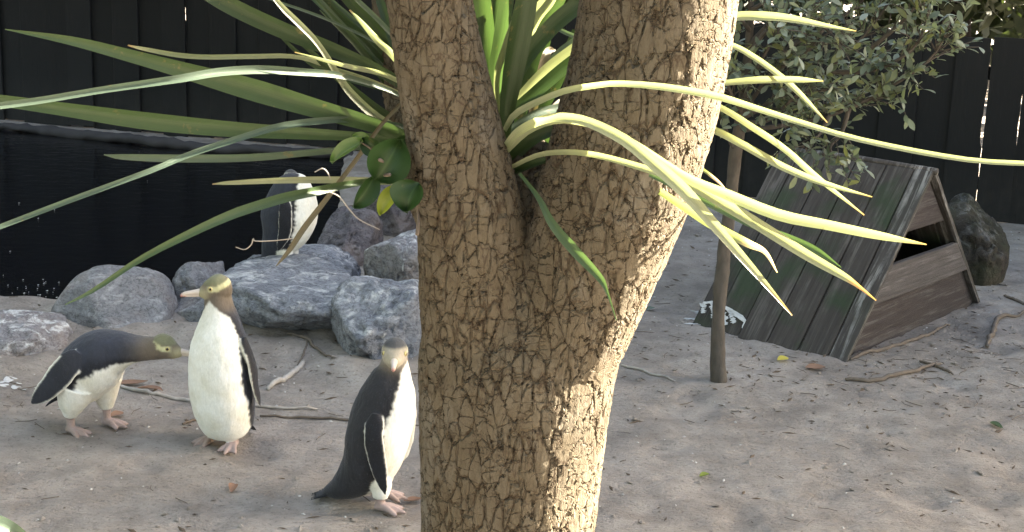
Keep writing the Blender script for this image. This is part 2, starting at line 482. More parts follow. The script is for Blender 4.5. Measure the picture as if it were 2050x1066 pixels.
# ------------------------------------------------------------------ ground and pond
LIP = [on_z(x_, y_, 0.03) for x_, y_ in ((-300, 218), (0, 239), (150, 256), (294, 271), (450, 284), (640, 296))]
LIP_X = [p.x for p in LIP]; LIP_Y = [p.y for p in LIP]
def pond_far(x): return np.interp(x, LIP_X, LIP_Y) - 0.05

def pond_sd(x, y):
    """>0 inside the pond, roughly in metres"""
    near = 7.05 + 0.10 * np.sin(x * 1.7) + 0.22 * sstep(-2.2, -1.2, x)
    far = pond_far(x)
    right = -1.02 - 0.10 * (y - 8.0)
    a = y - near; b = far - y; c = right - x
    return np.minimum(np.minimum(a, b), c)

BANK = [(at((a_ + b_) / 2, (c_ + d_) / 2, Y_), (b_ - a_) / 2 * Y_ / FOC, r_) for a_, b_, c_, d_, Y_, r_ in ((-70, 142, 626, 760, 6.25, .3), (118, 356, 541, 725, 6.75, .34), (318, 520, 574, 712, 6.78, .24), (425, 725, 540, 650, 6.85, .5), (500, 705, 590, 722, 7.0, .26), (655, 885, 560, 770, 6.4, .32), (728, 890, 468, 610, 7.2, .3))]

def ground_z(x, y):
    x = np.atleast_1d(np.asarray(x, float)); y = np.atleast_1d(np.asarray(y, float))
    P = np.stack([x, y, np.zeros_like(x)], 1)
    near = sstep(16, 12, y) * sstep(8, 5, np.abs(x))
    z = 0.022 * vnoise(P, 1.1, 3, 3) * near + 0.010 * vnoise(P, 6.0, 5, 3) * near + 0.009 * vnoise(P, 14.0, 6, 2) * near - 0.016 * sstep(0.30, 0.55, vnoise(P, 5.2, 9, 2)) * near
    z = z + 0.05 * sstep(-0.15, 0.25, x + 1.2) * 0
    bank = np.zeros_like(x)
    for c_, rx_, ry_ in BANK:
        q = np.sqrt(((x - c_.x) / (rx_ + 0.02)) ** 2 + ((y - c_.y) / (ry_ + 0.05)) ** 2)
        bank = np.maximum(bank, 0.055 * sstep(1.55, 0.9, q) if False else 0.055 * (1 - sstep(0.9, 1.6, q)))
    s = pond_sd(x, y)
    z = z + bank * (1 + 0.5 * vnoise(P, 8.0, 12, 2)) * (1 - sstep(-0.25, 0.0, s))
    z = z - 0.4 * sstep(-0.03, 0.22, s)
    return z

def gz(x, y): return float(ground_z(x, y)[0])

def on_ground(x, y):
    p = on_z(x, y, 0.0)
    for _ in range(4): p = on_z(x, y, gz(p.x, p.y))
    return p

def axis(fine0, fine1, step, far, n=14):
    a = np.arange(fine0, fine1 + 1e-6, step)
    g = np.geomspace(step * 2, far, n)
    return np.concatenate([(fine0 - g)[::-1], a, fine1 + g])
gx = axis(-4.6, 4.8, 0.035, 120); gy = axis(3.4, 13.0, 0.035, 130)
XX, YY = np.meshgrid(gx, gy)
ZZ = ground_z(XX.ravel(), YY.ravel())
nx, ny = len(gx), len(gy)
idx = np.arange(nx * ny).reshape(ny, nx)
gf = np.stack([idx[:-1, :-1], idx[:-1, 1:], idx[1:, 1:], idx[1:, :-1]], -1).reshape(-1, 4).tolist()
tag(obj('ground', np.stack([XX.ravel(), YY.ravel(), ZZ], 1), gf, M['ground']), 'bare sandy soil of the enclosure', kind='structure')

WZ = -0.04
wv = [(-12, 6.6, WZ), (-0.6, 6.6, WZ), (-0.6, 14.2, WZ), (-12, 14.2, WZ)]
tag(obj('pond_water', wv, [(0, 1, 2, 3)], M['water'], smooth=False), 'still black pond water', kind='structure')

path = []
for x in np.linspace(-9, -1.35, 160):
    path.append((x, pond_far(x) - 0.06 + 0.015 * math.sin(x * 3), 0.0 + 0.012 * math.sin(x * 5.3)))
V, F = tube(path, 0.05, 12, up=(0, 0, 1), flat=0.8)
V = np.array(V); V[:, 2] += 0.03 * vnoise(V, 3.0, 2) + 0.03 * vnoise(V, 11.0, 5); V[:, 1] += 0.035 * vnoise(V, 7.0, 8)
tag(obj('pond_edge', V, F, M['lip']), 'pale grey concrete lip along the far side of the pond', kind='structure')

# ------------------------------------------------------------------ fences
BOARD_W = 0.236
def make_fence(a, b, h, label, seam_at=None, gaps=None, group=None):
    a = Vector(a); b = Vector(b); d = (b - a); L = d.length; d.normalize()
    nrm = Vector((d.y, -d.x, 0))          # towards the camera side
    if nrm.y > 0: nrm = -nrm
    root = thing('board_fence', label, 'fence', (a + b) / 2, group)
    rot = Matrix(((d.x, -nrm.x, 0), (d.y, -nrm.y, 0), (0, 0, 1)))
    off = (seam_at % BOARD_W) if seam_at is not None else 0.0
    n = int((L - off) / BOARD_W)
    shared = {}
    for i in range(n):
        s = off + (i + 0.5) * BOARD_W
        wide = (gaps or {}).get(i, 0.0)
        key = round(wide, 4)
        if key not in shared:
            wv_ = BOARD_W + (0.016 if not wide else -0.004 - wide)
            bm = bmesh.new(); bmesh.ops.create_cube(bm, size=1)
            for v in bm.verts:
                v.co = Vector((v.co.x * wv_ - (wide / 2), v.co.y * 0.022, (v.co.z + 0.5) * h))
            if wide:
                # chewed edge along the wide gap
                ed = [e for e in bm.edges if abs(e.verts[0].co.x - e.verts[1].co.x) < 1e-6 and abs(e.verts[0].co.y - e.verts[1].co.y) < 1e-6]
                bmesh.ops.subdivide_edges(bm, edges=ed, cuts=24, use_grid_fill=False)
                xm = max(v.co.x for v in bm.verts)
                for v in bm.verts:
                    if abs(v.co.x - xm) < 1e-4:
                        v.co.x += wide * (0.5 + 0.55 * noise.noise(Vector((s, 0, v.co.z * 9))) + (0.5 if 0.42 * h > v.co.z else 0))
                        v.co.x = min(v.co.x, xm + wide * 1.0)
            bmesh.ops.bevel(bm, geom=[e for e in bm.edges if not wide], offset=0.003, segments=1, affect='EDGES')
            me = bpy.data.meshes.new('board'); bm.to_mesh(me); bm.free(); me.materials.append(M['fence'])
            shared[key] = me
        o = bpy.data.objects.new('board', shared[key]); COL.objects.link(o); o.parent = root
        p = a + d * s - root.location - nrm * (0.025 if i % 2 and not wide else 0.0)
        o.matrix_local = Matrix.Translation((p.x, p.y, random.uniform(-0.012, 0.012))) @ rot.to_4x4() @ Matrix.Rotation(random.uniform(-0.003, 0.003), 4, 'Y')
    for z in (0.25, h - 0.25):
        c = (a + b) / 2 - nrm * 0.064
        v, f = box((c.x, c.y, z), L, 0.045, 0.09, rot)
        obj('rail', v, f, M['fence'], root, smooth=False)
    for i in range(int(L / 2.4) + 1):
        c = a + d * min(L - 0.06, 0.06 + i * 2.4) - nrm * 0.12
        v, f = box((c.x, c.y, h / 2 - 0.1), 0.1, 0.1, h, rot)
        obj('post', v, f, M['fence'], root, smooth=False)
    return root

fa = on_z(1490, 394); fb = on_z(2000, 445)
fd = (fb - fa).normalized()
A0 = fa - fd * ((fa.x + 0.15) / fd.x); B0 = fb + fd * 3.2
# where the ray through the seam at pixel (1901, 236) meets the fence plane
nn = Vector((fd.y, -fd.x, 0)); rr = ray(1901, 236)
tt = ((fa - Vector((0, 0, CAM_H))).dot(nn)) / rr.dot(nn)
seam = (Vector((0, 0, CAM_H)) + rr * tt - A0).dot(fd)
ftop_r = ray(1950, 73); t2 = ((fa - Vector((0, 0, CAM_H))).dot(nn)) / ftop_r.dot(nn)
FH = CAM_H + ftop_r.z * t2
si = int((seam - (seam % BOARD_W)) / BOARD_W + 0.5)
make_fence(A0, B0, FH, 'low black board fence on the right, behind the wooden nest box', seam, {si: 0.022, si + 1: 0.02, si - 4: 0.01, si - 6: 0.008})
print('LIP', LIP_X, LIP_Y, 'fence', A0, B0, FH)
make_fence((-8.5, 14.3, 0), (0.1, 11.62, 0), 2.3, 'tall black board fence on the left, beyond the pond', 0.0, {10: 0.012, 19: 0.009, 24: 0.01})

# ------------------------------------------------------------------ shade trees behind the fences
def leaf_cloud(centers, sig, n, size, seed):
    g = np.random.default_rng(seed)
    k = g.integers(0, len(centers), n)
    P = centers[k] + g.normal(0, 1, (n, 3)) * np.asarray(sig)
    a = g.normal(0, 1, (n, 3)); a /= np.linalg.norm(a, axis=1)[:, None]
    b = np.cross(a, g.normal(0, 1, (n, 3))); b /= np.linalg.norm(b, axis=1)[:, None]
    s = size * g.uniform(0.6, 1.3, n)[:, None]
    V = np.stack([P - a * s, P + b * s * 0.42, P + a * s, P - b * s * 0.42], 1).reshape(-1, 3)
    F = np.arange(n * 4).reshape(n, 4).tolist()
    uv = np.tile(np.array([[0.5, 0], [1, 0.5], [0.5, 1], [0, 0.5]]), (n, 1))
    return V, F, uv

def shelter_tree(base, h, r, low, seed, label, n=7000, trunk_r=0.2, shade_core=True):
    g = np.random.default_rng(seed)
    base = Vector(base)
    t = thing('shelter_tree', label, 'tree', base, 'trees behind the fences')
    pth = [base + Vector((0.15 * math.sin(i * 0.9 + seed), 0.12 * math.cos(i + seed), i * h * 0.8 / 8 - 0.1)) for i in range(9)]
    parts = [tube(pth, [trunk_r * 1.5, trunk_r, trunk_r * 0.85, trunk_r * 0.3], 12)]
    for i in range(9):
        z0 = low * 0.8 + (h * 0.75 - low) * i / 9
        a = i * 2.4 + seed
        p0 = base + Vector((0, 0, z0)); p1 = p0 + Vector((math.cos(a) * r * 0.4, math.sin(a) * r * 0.4, 0.4)); p2 = p0 + Vector((math.cos(a) * r * 0.85, math.sin(a) * r * 0.85, 0.6))
        parts.append(tube([p0, p1, p2], [trunk_r * 0.4, 0.05, 0.02], 6))
    v, f = merge(parts); obj('trunk', v, f, M['treebark'], t)
    C = []
    while len(C) < 90:
        p = g.uniform(-1, 1, 3)
        if p @ p < 1: C.append(p)
    C = np.array(C); C[:, 2] = np.sign(C[:, 2]) * np.abs(C[:, 2]) ** 0.6; C = C * [r, r, (h - low) / 2] * 0.92 + [base.x, base.y, (h + low) / 2]
    V, F, uv = leaf_cloud(C, (0.34, 0.34, 0.3), n, 0.17, seed)
    if shade_core:  # solid lump inside the leaves, added to stop sun coming through
        bm = bmesh.new(); bmesh.ops.create_icosphere(bm, subdivisions=4, radius=1)
        cv = np.array([tuple(q.co) for q in bm.verts]); cf = [tuple(q.index for q in p.verts) for p in bm.faces]; bm.free()
        cv = cv / (np.abs(cv) ** 4).sum(1)[:, None] ** 0.25; cv = cv * (0.80 + 0.22 * vnoise(cv, 2.6, seed, 3))[:, None] * [r, r, (h - low) / 2] * 0.95 + [base.x, base.y, (h + low) / 2]
        F = F + [tuple(i + len(V) for i in q) for q in cf]
        V = np.vstack([V, cv]); uv = np.vstack([uv, cv[:, :2]])
    obj('crown', V, F, M['darkleaf'], t, smooth=False, uv=uv)
    return t

def sc_pt(s, c):
    a = R(90 - SUN_AZ)
    return (s * math.cos(a) - c * math.sin(a), s * math.sin(a) + c * math.cos(a), 0)
bel = [(11.0, 5.1, 10.5, 2.5), (11.2, 8.1, 11.5, 2.5), (11.6, 11.2, 12.0, 2.5), (12.2, 13.4, 12.5, 2.6), (12.8, 16.3, 13.0, 2.6)]
labs = ['tall dense tree standing outside the right fence, nearest to the path', 'dark tree trunk rising behind the low right fence',
        'tall dense tree behind the fence beyond the wooden nest box', 'tall dense tree behind the fence corner', 'tall dense tree far behind the tall left fence']
for i, (s, c, h, r) in enumerate(bel):
    shelter_tree(sc_pt(s, c), h, r, (0.8, 1.9, 2.3, 0.3, 0.3)[i], 11 + i, labs[i])
shelter_tree((-1.8, 16.4, 0), 6.5, 2.1, 0.4, 31, 'dark bushy tree behind the tall left fence, nearest the forked trunk', 5000)
shelter_tree((-5.2, 16.2, 0), 6.5, 2.3, 0.4, 32, 'dark bushy tree behind the middle of the tall left fence', 5000)
shelter_tree((-8.8, 16.0, 0), 6.5, 2.3, 0.4, 33, 'dark bushy tree behind the far left of the tall left fence', 5000)

sky_block_tree = shelter_tree((-7.4, 6.0, 0), 12.0, 2.7, 1.2, 41, 'unseen tree added left of the pond to block sky light', 6000)  # added out of view, with the copies below, to cut sky light
def sky_block_copy(t, loc, label):
    c = t.copy(); COL.objects.link(c); c.location = loc; c['label'] = label
    for ch in t.children:
        k = ch.copy(); COL.objects.link(k); k.parent = c
    return c
sky_block_copy(sky_block_tree, (-7.8, 10.8, 0), 'unseen tree added beyond the left end of the pond to block sky light')
sky_block_copy(sky_block_tree, (-6.6, 0.8, 0), 'unseen tree added left of the viewing path to block sky light')
sky_block_copy(sky_block_tree, (-2.2, -5.2, 0), 'unseen tree added behind the viewing path, on the left, to block sky light')
sky_block_copy(sky_block_tree, (3.0, -5.0, 0), 'unseen tree added behind the viewing path, on the right, to block sky light')
# dark undergrowth far behind
C = np.array([(x + random.uniform(-.5, .5), 22 + random.uniform(-1, 1), random.uniform(0.2, 3.6)) for x in np.linspace(-9, 15, 60) for _ in range(5)])
V, F, uv = leaf_cloud(C, (0.5, 0.5, 0.45), 14000, 0.2, 77)
tag(obj('undergrowth', V, F, M['darkleaf'], smooth=False, uv=uv), 'dark tangled undergrowth far behind the low right fence', 'undergrowth', kind='stuff')

# ------------------------------------------------------------------ rocks
ROCKS = {}
def rock(name, x0, x1, y0, y1, Y, ry, mat, label, seed, cuts=10, cmin=0.72, rough=0.10, yaw=0.0, sink=0.2, cat='boulder', taper=0.0, group='boulders round the pond', blocky=0.0):
    c = at((x0 + x1) / 2, (y0 + y1) / 2, Y)
    m = mpp(c)
    sq = 2.0 + blocky * 3.0
    rx = (x1 - x0) / 2 * m; rz = (y1 - y0) / 2 * m
    bm = bmesh.new(); bmesh.ops.create_icosphere(bm, subdivisions=5, radius=1)
    P = np.array([tuple(v.co) for v in bm.verts]); Fc = [tuple(v.index for v in f.verts) for f in bm.faces]; bm.free()
    P = P / (np.abs(P) ** sq).sum(1)[:, None] ** (1 / sq)
    P = P + 0.10 * blocky * np.stack([vnoise(P, 1.3, seed + 20 + q, 2) for q in range(3)], 1)
    g = np.random.default_rng(seed)
    for _ in range(cuts):
        n = g.normal(0, 1, 3); n[2] = n[2] * 0.7; n /= np.linalg.norm(n)
        dd = g.uniform(cmin, 0.95)
        k = P @ n - dd
        P = P - np.where(k > 0, k * 0.97, 0)[:, None] * n
    ext = np.abs(P).max(axis=0)
    P = P / ext
    nrm = P / np.linalg.norm(P, axis=1)[:, None]
    P = P + nrm * (rough * vnoise(P, 1.6, seed, 2) + rough * 0.45 * vnoise(P, 5, seed + 1, 3))[:, None]
    rd = np.abs(vnoise(P * [1, 1, 1.8], 3.0, seed + 4, 3))
    P = P - nrm * (rough * 0.8 * np.clip(0.09 - rd, 0, 1) / 0.09)[:, None]
    if taper:
        P[:, :2] *= (1 - taper * sstep(0.3, -0.9, P[:, 2]))[:, None]
    P = P * [rx, ry, rz * (1 + sink)]
    ca, sa = math.cos(yaw), math.sin(yaw)
    P = np.stack([P[:, 0] * ca - P[:, 1] * sa, P[:, 0] * sa + P[:, 1] * ca, P[:, 2]], 1)
    P = P + np.array(tuple(c)) - [0, 0, rz * sink]
    o = obj(name, P, Fc, M[mat], origin=(c.x, c.y, P[:, 2].min()))
    tag(o, label, cat, group)
    ROCKS[seed] = P
    return o

rock('boulder', -70, 142, 626, 760, 6.25, 0.30, 'rock_white', 'pale rounded boulder at the left edge, beside the bending penguin', 1, 9, blocky=0.3)
rock('boulder', 118, 356, 541, 725, 6.75, 0.34, 'rock_grey', 'big smooth round grey boulder behind the bending penguin', 2, 4, 0.86, 0.05, blocky=0.25)
rock('boulder', 346, 470, 519, 640, 7.1, 0.22, 'rock_grey', 'small grey boulder behind the standing penguin\'s bill', 3, 9, 0.66, blocky=0.3)
rock('boulder', 318, 520, 574, 712, 6.78, 0.24, 'rock_grey', 'grey boulder directly behind the head of the upright white-fronted penguin', 4, 9, 0.7, blocky=0.5)
rock('boulder', 425, 725, 540, 650, 6.85, 0.55, 'rock_blue', 'broad flat-topped blue-grey boulder just below the far penguin', 5, 11, 0.72, 0.10, taper=0.3, blocky=0.9, yaw=0.15)
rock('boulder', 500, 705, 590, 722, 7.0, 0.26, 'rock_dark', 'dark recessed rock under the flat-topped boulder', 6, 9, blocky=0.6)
rock('boulder', 458, 565, 510, 590, 7.35, 0.2, 'rock_blue', 'small peaked blue-grey rock at the far penguin\'s tail', 7, 10, 0.62)
rock('boulder', 535, 722, 498, 600, 7.45, 0.28, 'rock_blue', 'sloping blue-grey rock under the feet of the far penguin', 8, 9, 0.68, blocky=0.4)
rock('boulder', 655, 885, 560, 770, 6.4, 0.32, 'rock_blue', 'large blue-grey boulder behind the penguin beside the trunk', 9, 14, 0.66, 0.12, blocky=0.6, yaw=-0.2)
rock('boulder', 728, 890, 468, 610, 7.2, 0.30, 'rock_white', 'boulder streaked with white droppings beside the trunk', 10, 11, 0.7, blocky=0.7)
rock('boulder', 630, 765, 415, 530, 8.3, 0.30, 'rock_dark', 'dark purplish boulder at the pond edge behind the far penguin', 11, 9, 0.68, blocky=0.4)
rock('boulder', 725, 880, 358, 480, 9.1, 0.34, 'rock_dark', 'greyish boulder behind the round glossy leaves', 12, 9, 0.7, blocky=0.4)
rock('boulder', 350, 470, 645, 718, 6.55, 0.14, 'rock_grey', 'low grey stone behind the upright penguin\'s shoulder', 13, 8, blocky=0.3)
rock('mossy_boulder', 1862, 2012, 393, 580, 8.35, 0.33, 'rock_moss', 'brown mossy rounded boulder behind the nest box', 14, 9, 0.7, 0.10, group=None)

# ------------------------------------------------------------------ nest box
P1 = on_z(1680, 722); P2 = on_z(1955, 604)
mid = (P1 + P2) / 2; gd = (P2 - P1); GW = gd.length; gd.normalize()
back = Vector((-gd.y, gd.x, 0))
NH = 0.80; NL = 0.86
SLOPE_L = gd * GW / 2 + Vector((0, 0, NH)); SLOPE_R = gd * -GW / 2 + Vector((0, 0, NH))
def planks(al): return (wood_mat('weathered_plank', (0.040, 0.034, 0.030), (0.072, 0.063, 0.056), (0.145, 0.132, 0.12), 0.5, 0.75, al),
                        wood_mat('flaking_pale_plank', (0.042, 0.036, 0.032), (0.082, 0.073, 0.067), (0.28, 0.268, 0.25), 0.85, 0.2, al))
PLK = {-1: planks(SLOPE_L), 1: planks(SLOPE_R)}
M['board'] = wood_mat('grey_board', (0.034, 0.028, 0.027), (0.058, 0.049, 0.047), (0.12, 0.112, 0.108), 0.5, 0.0, gd)
M['board_light'] = wood_mat('light_grey_board', (0.055, 0.049, 0.047), (0.092, 0.083, 0.08), (0.16, 0.15, 0.145), 0.5, 0.0, gd)
nb = thing('nest_box', 'weathered wooden A-frame nest box of grey planks on bare soil', 'nest box', (mid.x, mid.y, 0))
def nbp(a, b, z): return mid + gd * a + back * b + Vector((0, 0, z))   # a across the gable, b backwards, z up
def slab(q, thick, n):
    n = Vector(n).normalized() * thick
    V = [Vector(p) for p in q] + [Vector(p) + n for p in q]
    k = len(q)
    F = [tuple(range(k)), tuple(range(2 * k - 1, k - 1, -1))] + [(i, (i + 1) % k + 0, (i + 1) % k + k, i + k) for i in range(k)]
    return V, F
half = GW / 2
def bevobj(name, V, F, mat, parent, off=0.006, jit=0.0, seg=2):
    bm = bmesh.new()
    vs_ = [bm.verts.new(tuple(v)) for v in V]
    for f in F: bm.faces.new([vs_[i] for i in f])
    bmesh.ops.recalc_face_normals(bm, faces=bm.faces)
    bmesh.ops.bevel(bm, geom=list(bm.edges), offset=off, segments=seg, affect='EDGES', profile=0.6)
    V2 = [v.co.copy() for v in bm.verts]; F2 = [tuple(v.index for v in f.verts) for f in bm.faces]
    bm.verts.index_update(); F2 = [tuple(v.index for v in f.verts) for f in bm.faces]
    bm.free()
    return obj(name, V2, F2, mat, parent, smooth=False)
widths = [0.10, 0.15, 0.165, 0.16, 0.165, 0.12]
tot = sum(widths)
for side in (-1, 1):
    b = 0.0
    nout = (gd * (side * NH) + Vector((0, 0, half))).normalized()
    for i, wd in enumerate(widths):
        wd = wd * NL / tot
        g_ = 0.006
        lo = random.uniform(-0.035, 0.01); hi = random.uniform(-0.012, 0.0)
        b0, b1 = b + g_ / 2, b + wd - g_ / 2
        sl = 0.02
        q = [nbp(side * (half - lo * 0), b0 - 0.03, -0.03 + lo), nbp(side * half, b1 - 0.03, -0.03 + lo),
             nbp(0 + side * 0.004, b1 - 0.03, NH + hi), nbp(0 + side * 0.004, b0 - 0.03, NH + hi)]
        lift = random.uniform(0, 0.008)
        q = [p + nout * lift for p in q]
        V, F = slab(q, 0.024, nout)
        o = bevobj('plank', V, F, PLK[side][1 if i == 0 else 0], nb, 0.004)
        if i == 0 and side == -1: o['label'] = 'pale flaking edge plank beside the gable'
        b += wd
# gable boards (front at b=0) : three boards with a dark opening between
def gable(z0, z1, b, th, name, mat, inset=0.0, a0=None, a1=None, z0r=None, z1r=None):
    def hw(z): return half * (1 - z / NH) - 0.02 - inset
    z0r = z0 if z0r is None else z0r; z1r = z1 if z1r is None else z1r
    l0 = -hw(z0) if a0 is None else a0[0]; r0 = hw(z0r) if a0 is None else a0[1]
    l1 = -hw(z1) if a1 is None else a1[0]; r1 = hw(z1r) if a1 is None else a1[1]
    q = [nbp(l0, b, z0), nbp(r0, b, z0r), nbp(r1, b, z1r), nbp(l1, b, z1)]
    if abs(r1 - l1) < 0.02: q = q[:3]
    V, F = slab(q, th, back)
    return bevobj(name, V, F, mat, nb, 0.004)
gable(-0.03, 0.225, 0.004, 0.03, 'lower_gable_board', M['board'])
gable(0.225, 0.395, -0.028, 0.03, 'sill_board', M['board_light'], 0.004)
gable(0.525, 0.785, 0.004, 0.03, 'upper_gable_board', M['board'])
gable(-0.03, 0.785, NL - 0.10, 0.03, 'back_panel', M['board'])
V, F = tube([nbp(0, -0.04, NH + 0.012), nbp(0, NL * 0.5, NH + 0.02), nbp(0, NL - 0.03, NH + 0.01)], 0.018, 8)
obj('ridge_strip', V, F, PLK[-1][1], nb)

# droppings at the foot of the nest box
dp = []
g = np.random.default_rng(5)
def splat(cx, cy, r, seed, z=0.008):
    gg = np.random.default_rng(seed); n = 48
    a = np.linspace(0, 2 * math.pi, n, endpoint=False)
    ph = gg.uniform(0, 6.28, 5); rr_ = r * (0.75 + sum(0.22 / (q + 1) ** 0.5 * np.sin((q + 2) * a + ph[q]) for q in range(5)))
    rr_ = np.maximum(rr_, r * 0.15); ex = gg.uniform(1.0, 2.2); th = gg.uniform(-0.5, 0.5)
    V = [(cx, cy, gz(cx, cy) + z)]
    for i in range(n):
        u, v = rr_[i] * math.cos(a[i]) * ex, rr_[i] * math.sin(a[i]) / ex * 1.2
        px_, py_ = cx + u * math.cos(th) - v * math.sin(th), cy + u * math.sin(th) + v * math.cos(th)
        V.append((px_, py_, gz(px_, py_) + z * 0.4))
    return V, [(0, 1 + i, 1 + (i + 1) % n) for i in range(n)]
for (x, y, r) in ((1392, 640, .032), (1410, 628, .03), (1382, 650, .022), (1425, 622, 0.026), (1404, 650, .018), (1398, 625, .02), (1376, 640, .014), (1418, 640, .016)):
    p = on_ground(x, y); dp.append(splat(p.x, p.y, r, int(x)))
sl_n = (gd * -NH + Vector((0, 0, half))).normalized()
def on_roof(x, y):
    o_ = Vector((0, 0, CAM_H)); d = ray(x, y); p0 = nbp(-half, 0, -0.03) + sl_n * 0.032
    return o_ + d * ((p0 - o_).dot(sl_n) / d.dot(sl_n))
for pl in ([(1402, 612), (1420, 606), (1445, 614), (1470, 630), (1490, 645), (1493, 668)], [(1440, 612), (1450, 632), (1452, 652)], [(1410, 608), (1408, 628)], [(1425, 608), (1430, 636)], [(1462, 622), (1470, 648)]):
    C_ = catmull([tuple(on_roof(*q)) for q in pl], 22); T_ = np.gradient(C_, axis=0); nn_ = np.array(tuple(sl_n))
    rv = np.random.default_rng(int(pl[0][0]) + len(pl)); V_ = []
    for q in range(22):
        sd_ = np.cross(T_[q], nn_); sd_ /= np.linalg.norm(sd_)
        V_ += [C_[q] + sd_ * rv.uniform(0.003, 0.019) + nn_ * 0.003, C_[q] - sd_ * rv.uniform(0.003, 0.019) + nn_ * 0.003]
    dp.append((V_, [(2 * q, 2 * q + 1, 2 * q + 3, 2 * q + 2) for q in range(21) if rv.random() > 0.04]))
V, F = merge(dp)
tag(obj('bird_droppings', V, F, M['guano']), 'white splash of droppings at the left foot of the nest box', 'droppings', kind='stuff')
dp = []
for (x, y, r) in ((14, 763, .032), (30, 776, .022), (5, 772, .02), (46, 779, .014), (28, 758, .012), (38, 769, .01)):
    p = on_ground(x, y); dp.append(splat(p.x, p.y, r, int(x) + 50, 0.004))
V, F = merge(dp)
tag(obj('bird_droppings', V, F, M['guano']), 'white droppings on the soil at the left edge, below the pale boulder', 'droppings', kind='stuff')

# ------------------------------------------------------------------ forked cabbage tree
TY = 3.0
TB = at(1016, 1066, TY); TB = Vector((TB.x - 0.0, TY, gz(TB.x, TY)))
ct = thing('cabbage_tree', 'large forked cabbage tree with cracked bark and long strap leaves', 'tree', TB)
def stem(pts, n=40):
    """pts: (x, y, width_px, Y[, depth factor])"""
    fl = [q[4] if len(q) > 4 else 1.0 for q in pts]; pts = [q[:4] for q in pts]
    P = [at(x, y, Y) for x, y, w_, Y in pts]
    rad = [w_ / 2 * mpp(p) for p, (x, y, w_, Y) in zip(P, pts)]
    PP = catmull([(*p, r, f_) for p, r, f_ in zip([tuple(q) for q in P], rad, fl)], n)
    V, F = [], []
    m = 40
    T = np.gradient(PP[:, :3], axis=0); T /= np.linalg.norm(T, axis=1)[:, None]
    for i in range(n):
        s = np.cross(T[i], [0, 1, 0]); s /= np.linalg.norm(s); u = np.cross(s, T[i])
        for k in range(m):
            a = 2 * math.pi * k / m
            V.append(PP[i, :3] + PP[i, 3] * (math.cos(a) * s + PP[i, 4] * math.sin(a) * u))
    for i in range(n - 1):
        for k in range(m):
            F.append((i * m + k, i * m + (k + 1) % m, (i + 1) * m + (k + 1) % m, (i + 1) * m + k))
    F.append(tuple(range(m))); F.append(tuple((n - 1) * m + k for k in range(m)))
    return V, F
left = stem([(848, -420, 150, 2.95), (852, -120, 152, 2.95), (860, 0, 160, 2.95), (880, 120, 170, 2.96), (900, 220, 180, 2.97), (918, 320, 194, 2.98), (935, 400, 200, 2.98), (944, 480, 204, 2.98), (952, 600, 214, 2.99), (970, 760, 210, 3.0)])
right = stem([(1350, -420, 300, 3.05), (1330, -120, 302, 3.04), (1318, 0, 304, 3.03), (1304, 100, 302, 3.02), (1280, 210, 304, 3.01), (1250, 320, 298, 3.0), (1212, 430, 290, 3.0), (1165, 560, 268, 3.0), (1118, 700, 238, 3.0), (1080, 820, 230, 3.0)])
basel = stem([(1046, 500, 60, 2.98, .7), (1044, 560, 190, 2.98, .62), (1042, 620, 310, 2.99, .62), (1038, 700, 386, 3.0, .7), (1031, 800, 374, 3.0, .78), (1024, 900, 358, 3.0, .86), (1017, 1066, 336, 3.0, .95), (1008, 1250, 335, 3.0), (1000, 1500, 350, 3.0), (995, 1720, 420, 3.0), (995, 1800, 480, 3.0)])
third = stem([(770, -420, 80, 3.42), (782, -100, 84, 3.38), (803, 100, 88, 3.33), (826, 240, 92, 3.26), (866, 380, 100, 3.15), (910, 500, 100, 3.05)])
stub = stem([(1068, 270, 50, 3.16), (1064, 320, 95, 3.13), (1058, 390, 130, 3.1), (1050, 480, 150, 3.05), (1045, 560, 150, 3.03)])
V, F = merge([left, right, basel, third, stub])
V, F = remeshed(V, F, 0.0085, 22, 0.5)
me_o = obj('trunk', V, F, M['bark'], ct)
sub = me_o.modifiers.new('dense', 'SUBSURF'); sub.levels = 1; sub.render_levels = 1

def blade(pts, Ys, widths_px, mat, parent, tilt=0.0, name='leaf', seg=34, fold=0.5, label=None, thin=False):
    n = len(pts)
    Yi = np.interp(np.linspace(0, 1, n), np.linspace(0, 1, len(Ys)), Ys)
    P = [at(x, y, Y) for (x, y), Y in zip(pts, Yi)]
    W = np.interp(np.linspace(0, 1, n), np.linspace(0, 1, len(widths_px)), widths_px)
    PW = catmull([(*tuple(p), w_ / 2 * mpp(p)) for p, w_ in zip(P, W)], seg)
    Pp = PW[:, :3]; Wd = np.maximum(PW[:, 3], 0.0008)
    T = np.gradient(Pp, axis=0); T /= np.linalg.norm(T, axis=1)[:, None] + 1e-9
    V, F, uv = [], [], []
    camp = np.array([0, 0, CAM_H])
    for i in range(seg):
        v = camp - Pp[i]; v /= np.linalg.norm(v)
        s = np.cross(T[i], v); s /= np.linalg.norm(s) + 1e-9
        nn_ = np.cross(s, T[i])
        if nn_[2] < -0.2: pass
        tl = tilt + 0.12 * math.sin(i * 0.35 + pts[0][0])
        s2 = s * math.cos(tl) + nn_ * math.sin(tl); n2 = np.cross(s2, T[i])
        hw_ = Wd[i] / max(0.5, math.cos(tl))
        for k, u in enumerate((-1, -0.5, 0, 0.5, 1)):
            V.append(Pp[i] + s2 * u * hw_ + n2 * hw_ * fold * (abs(u) - 0.5))
            uv.append(((u + 1) / 2, i / (seg - 1)))
    for i in range(seg - 1):
        for k in range(4):
            a = i * 5 + k; F.append((a, a + 1, a + 6, a + 5))
    o = obj(name, V, F, M[mat], parent, uv=uv)
    if label: o['label'] = label
    return o

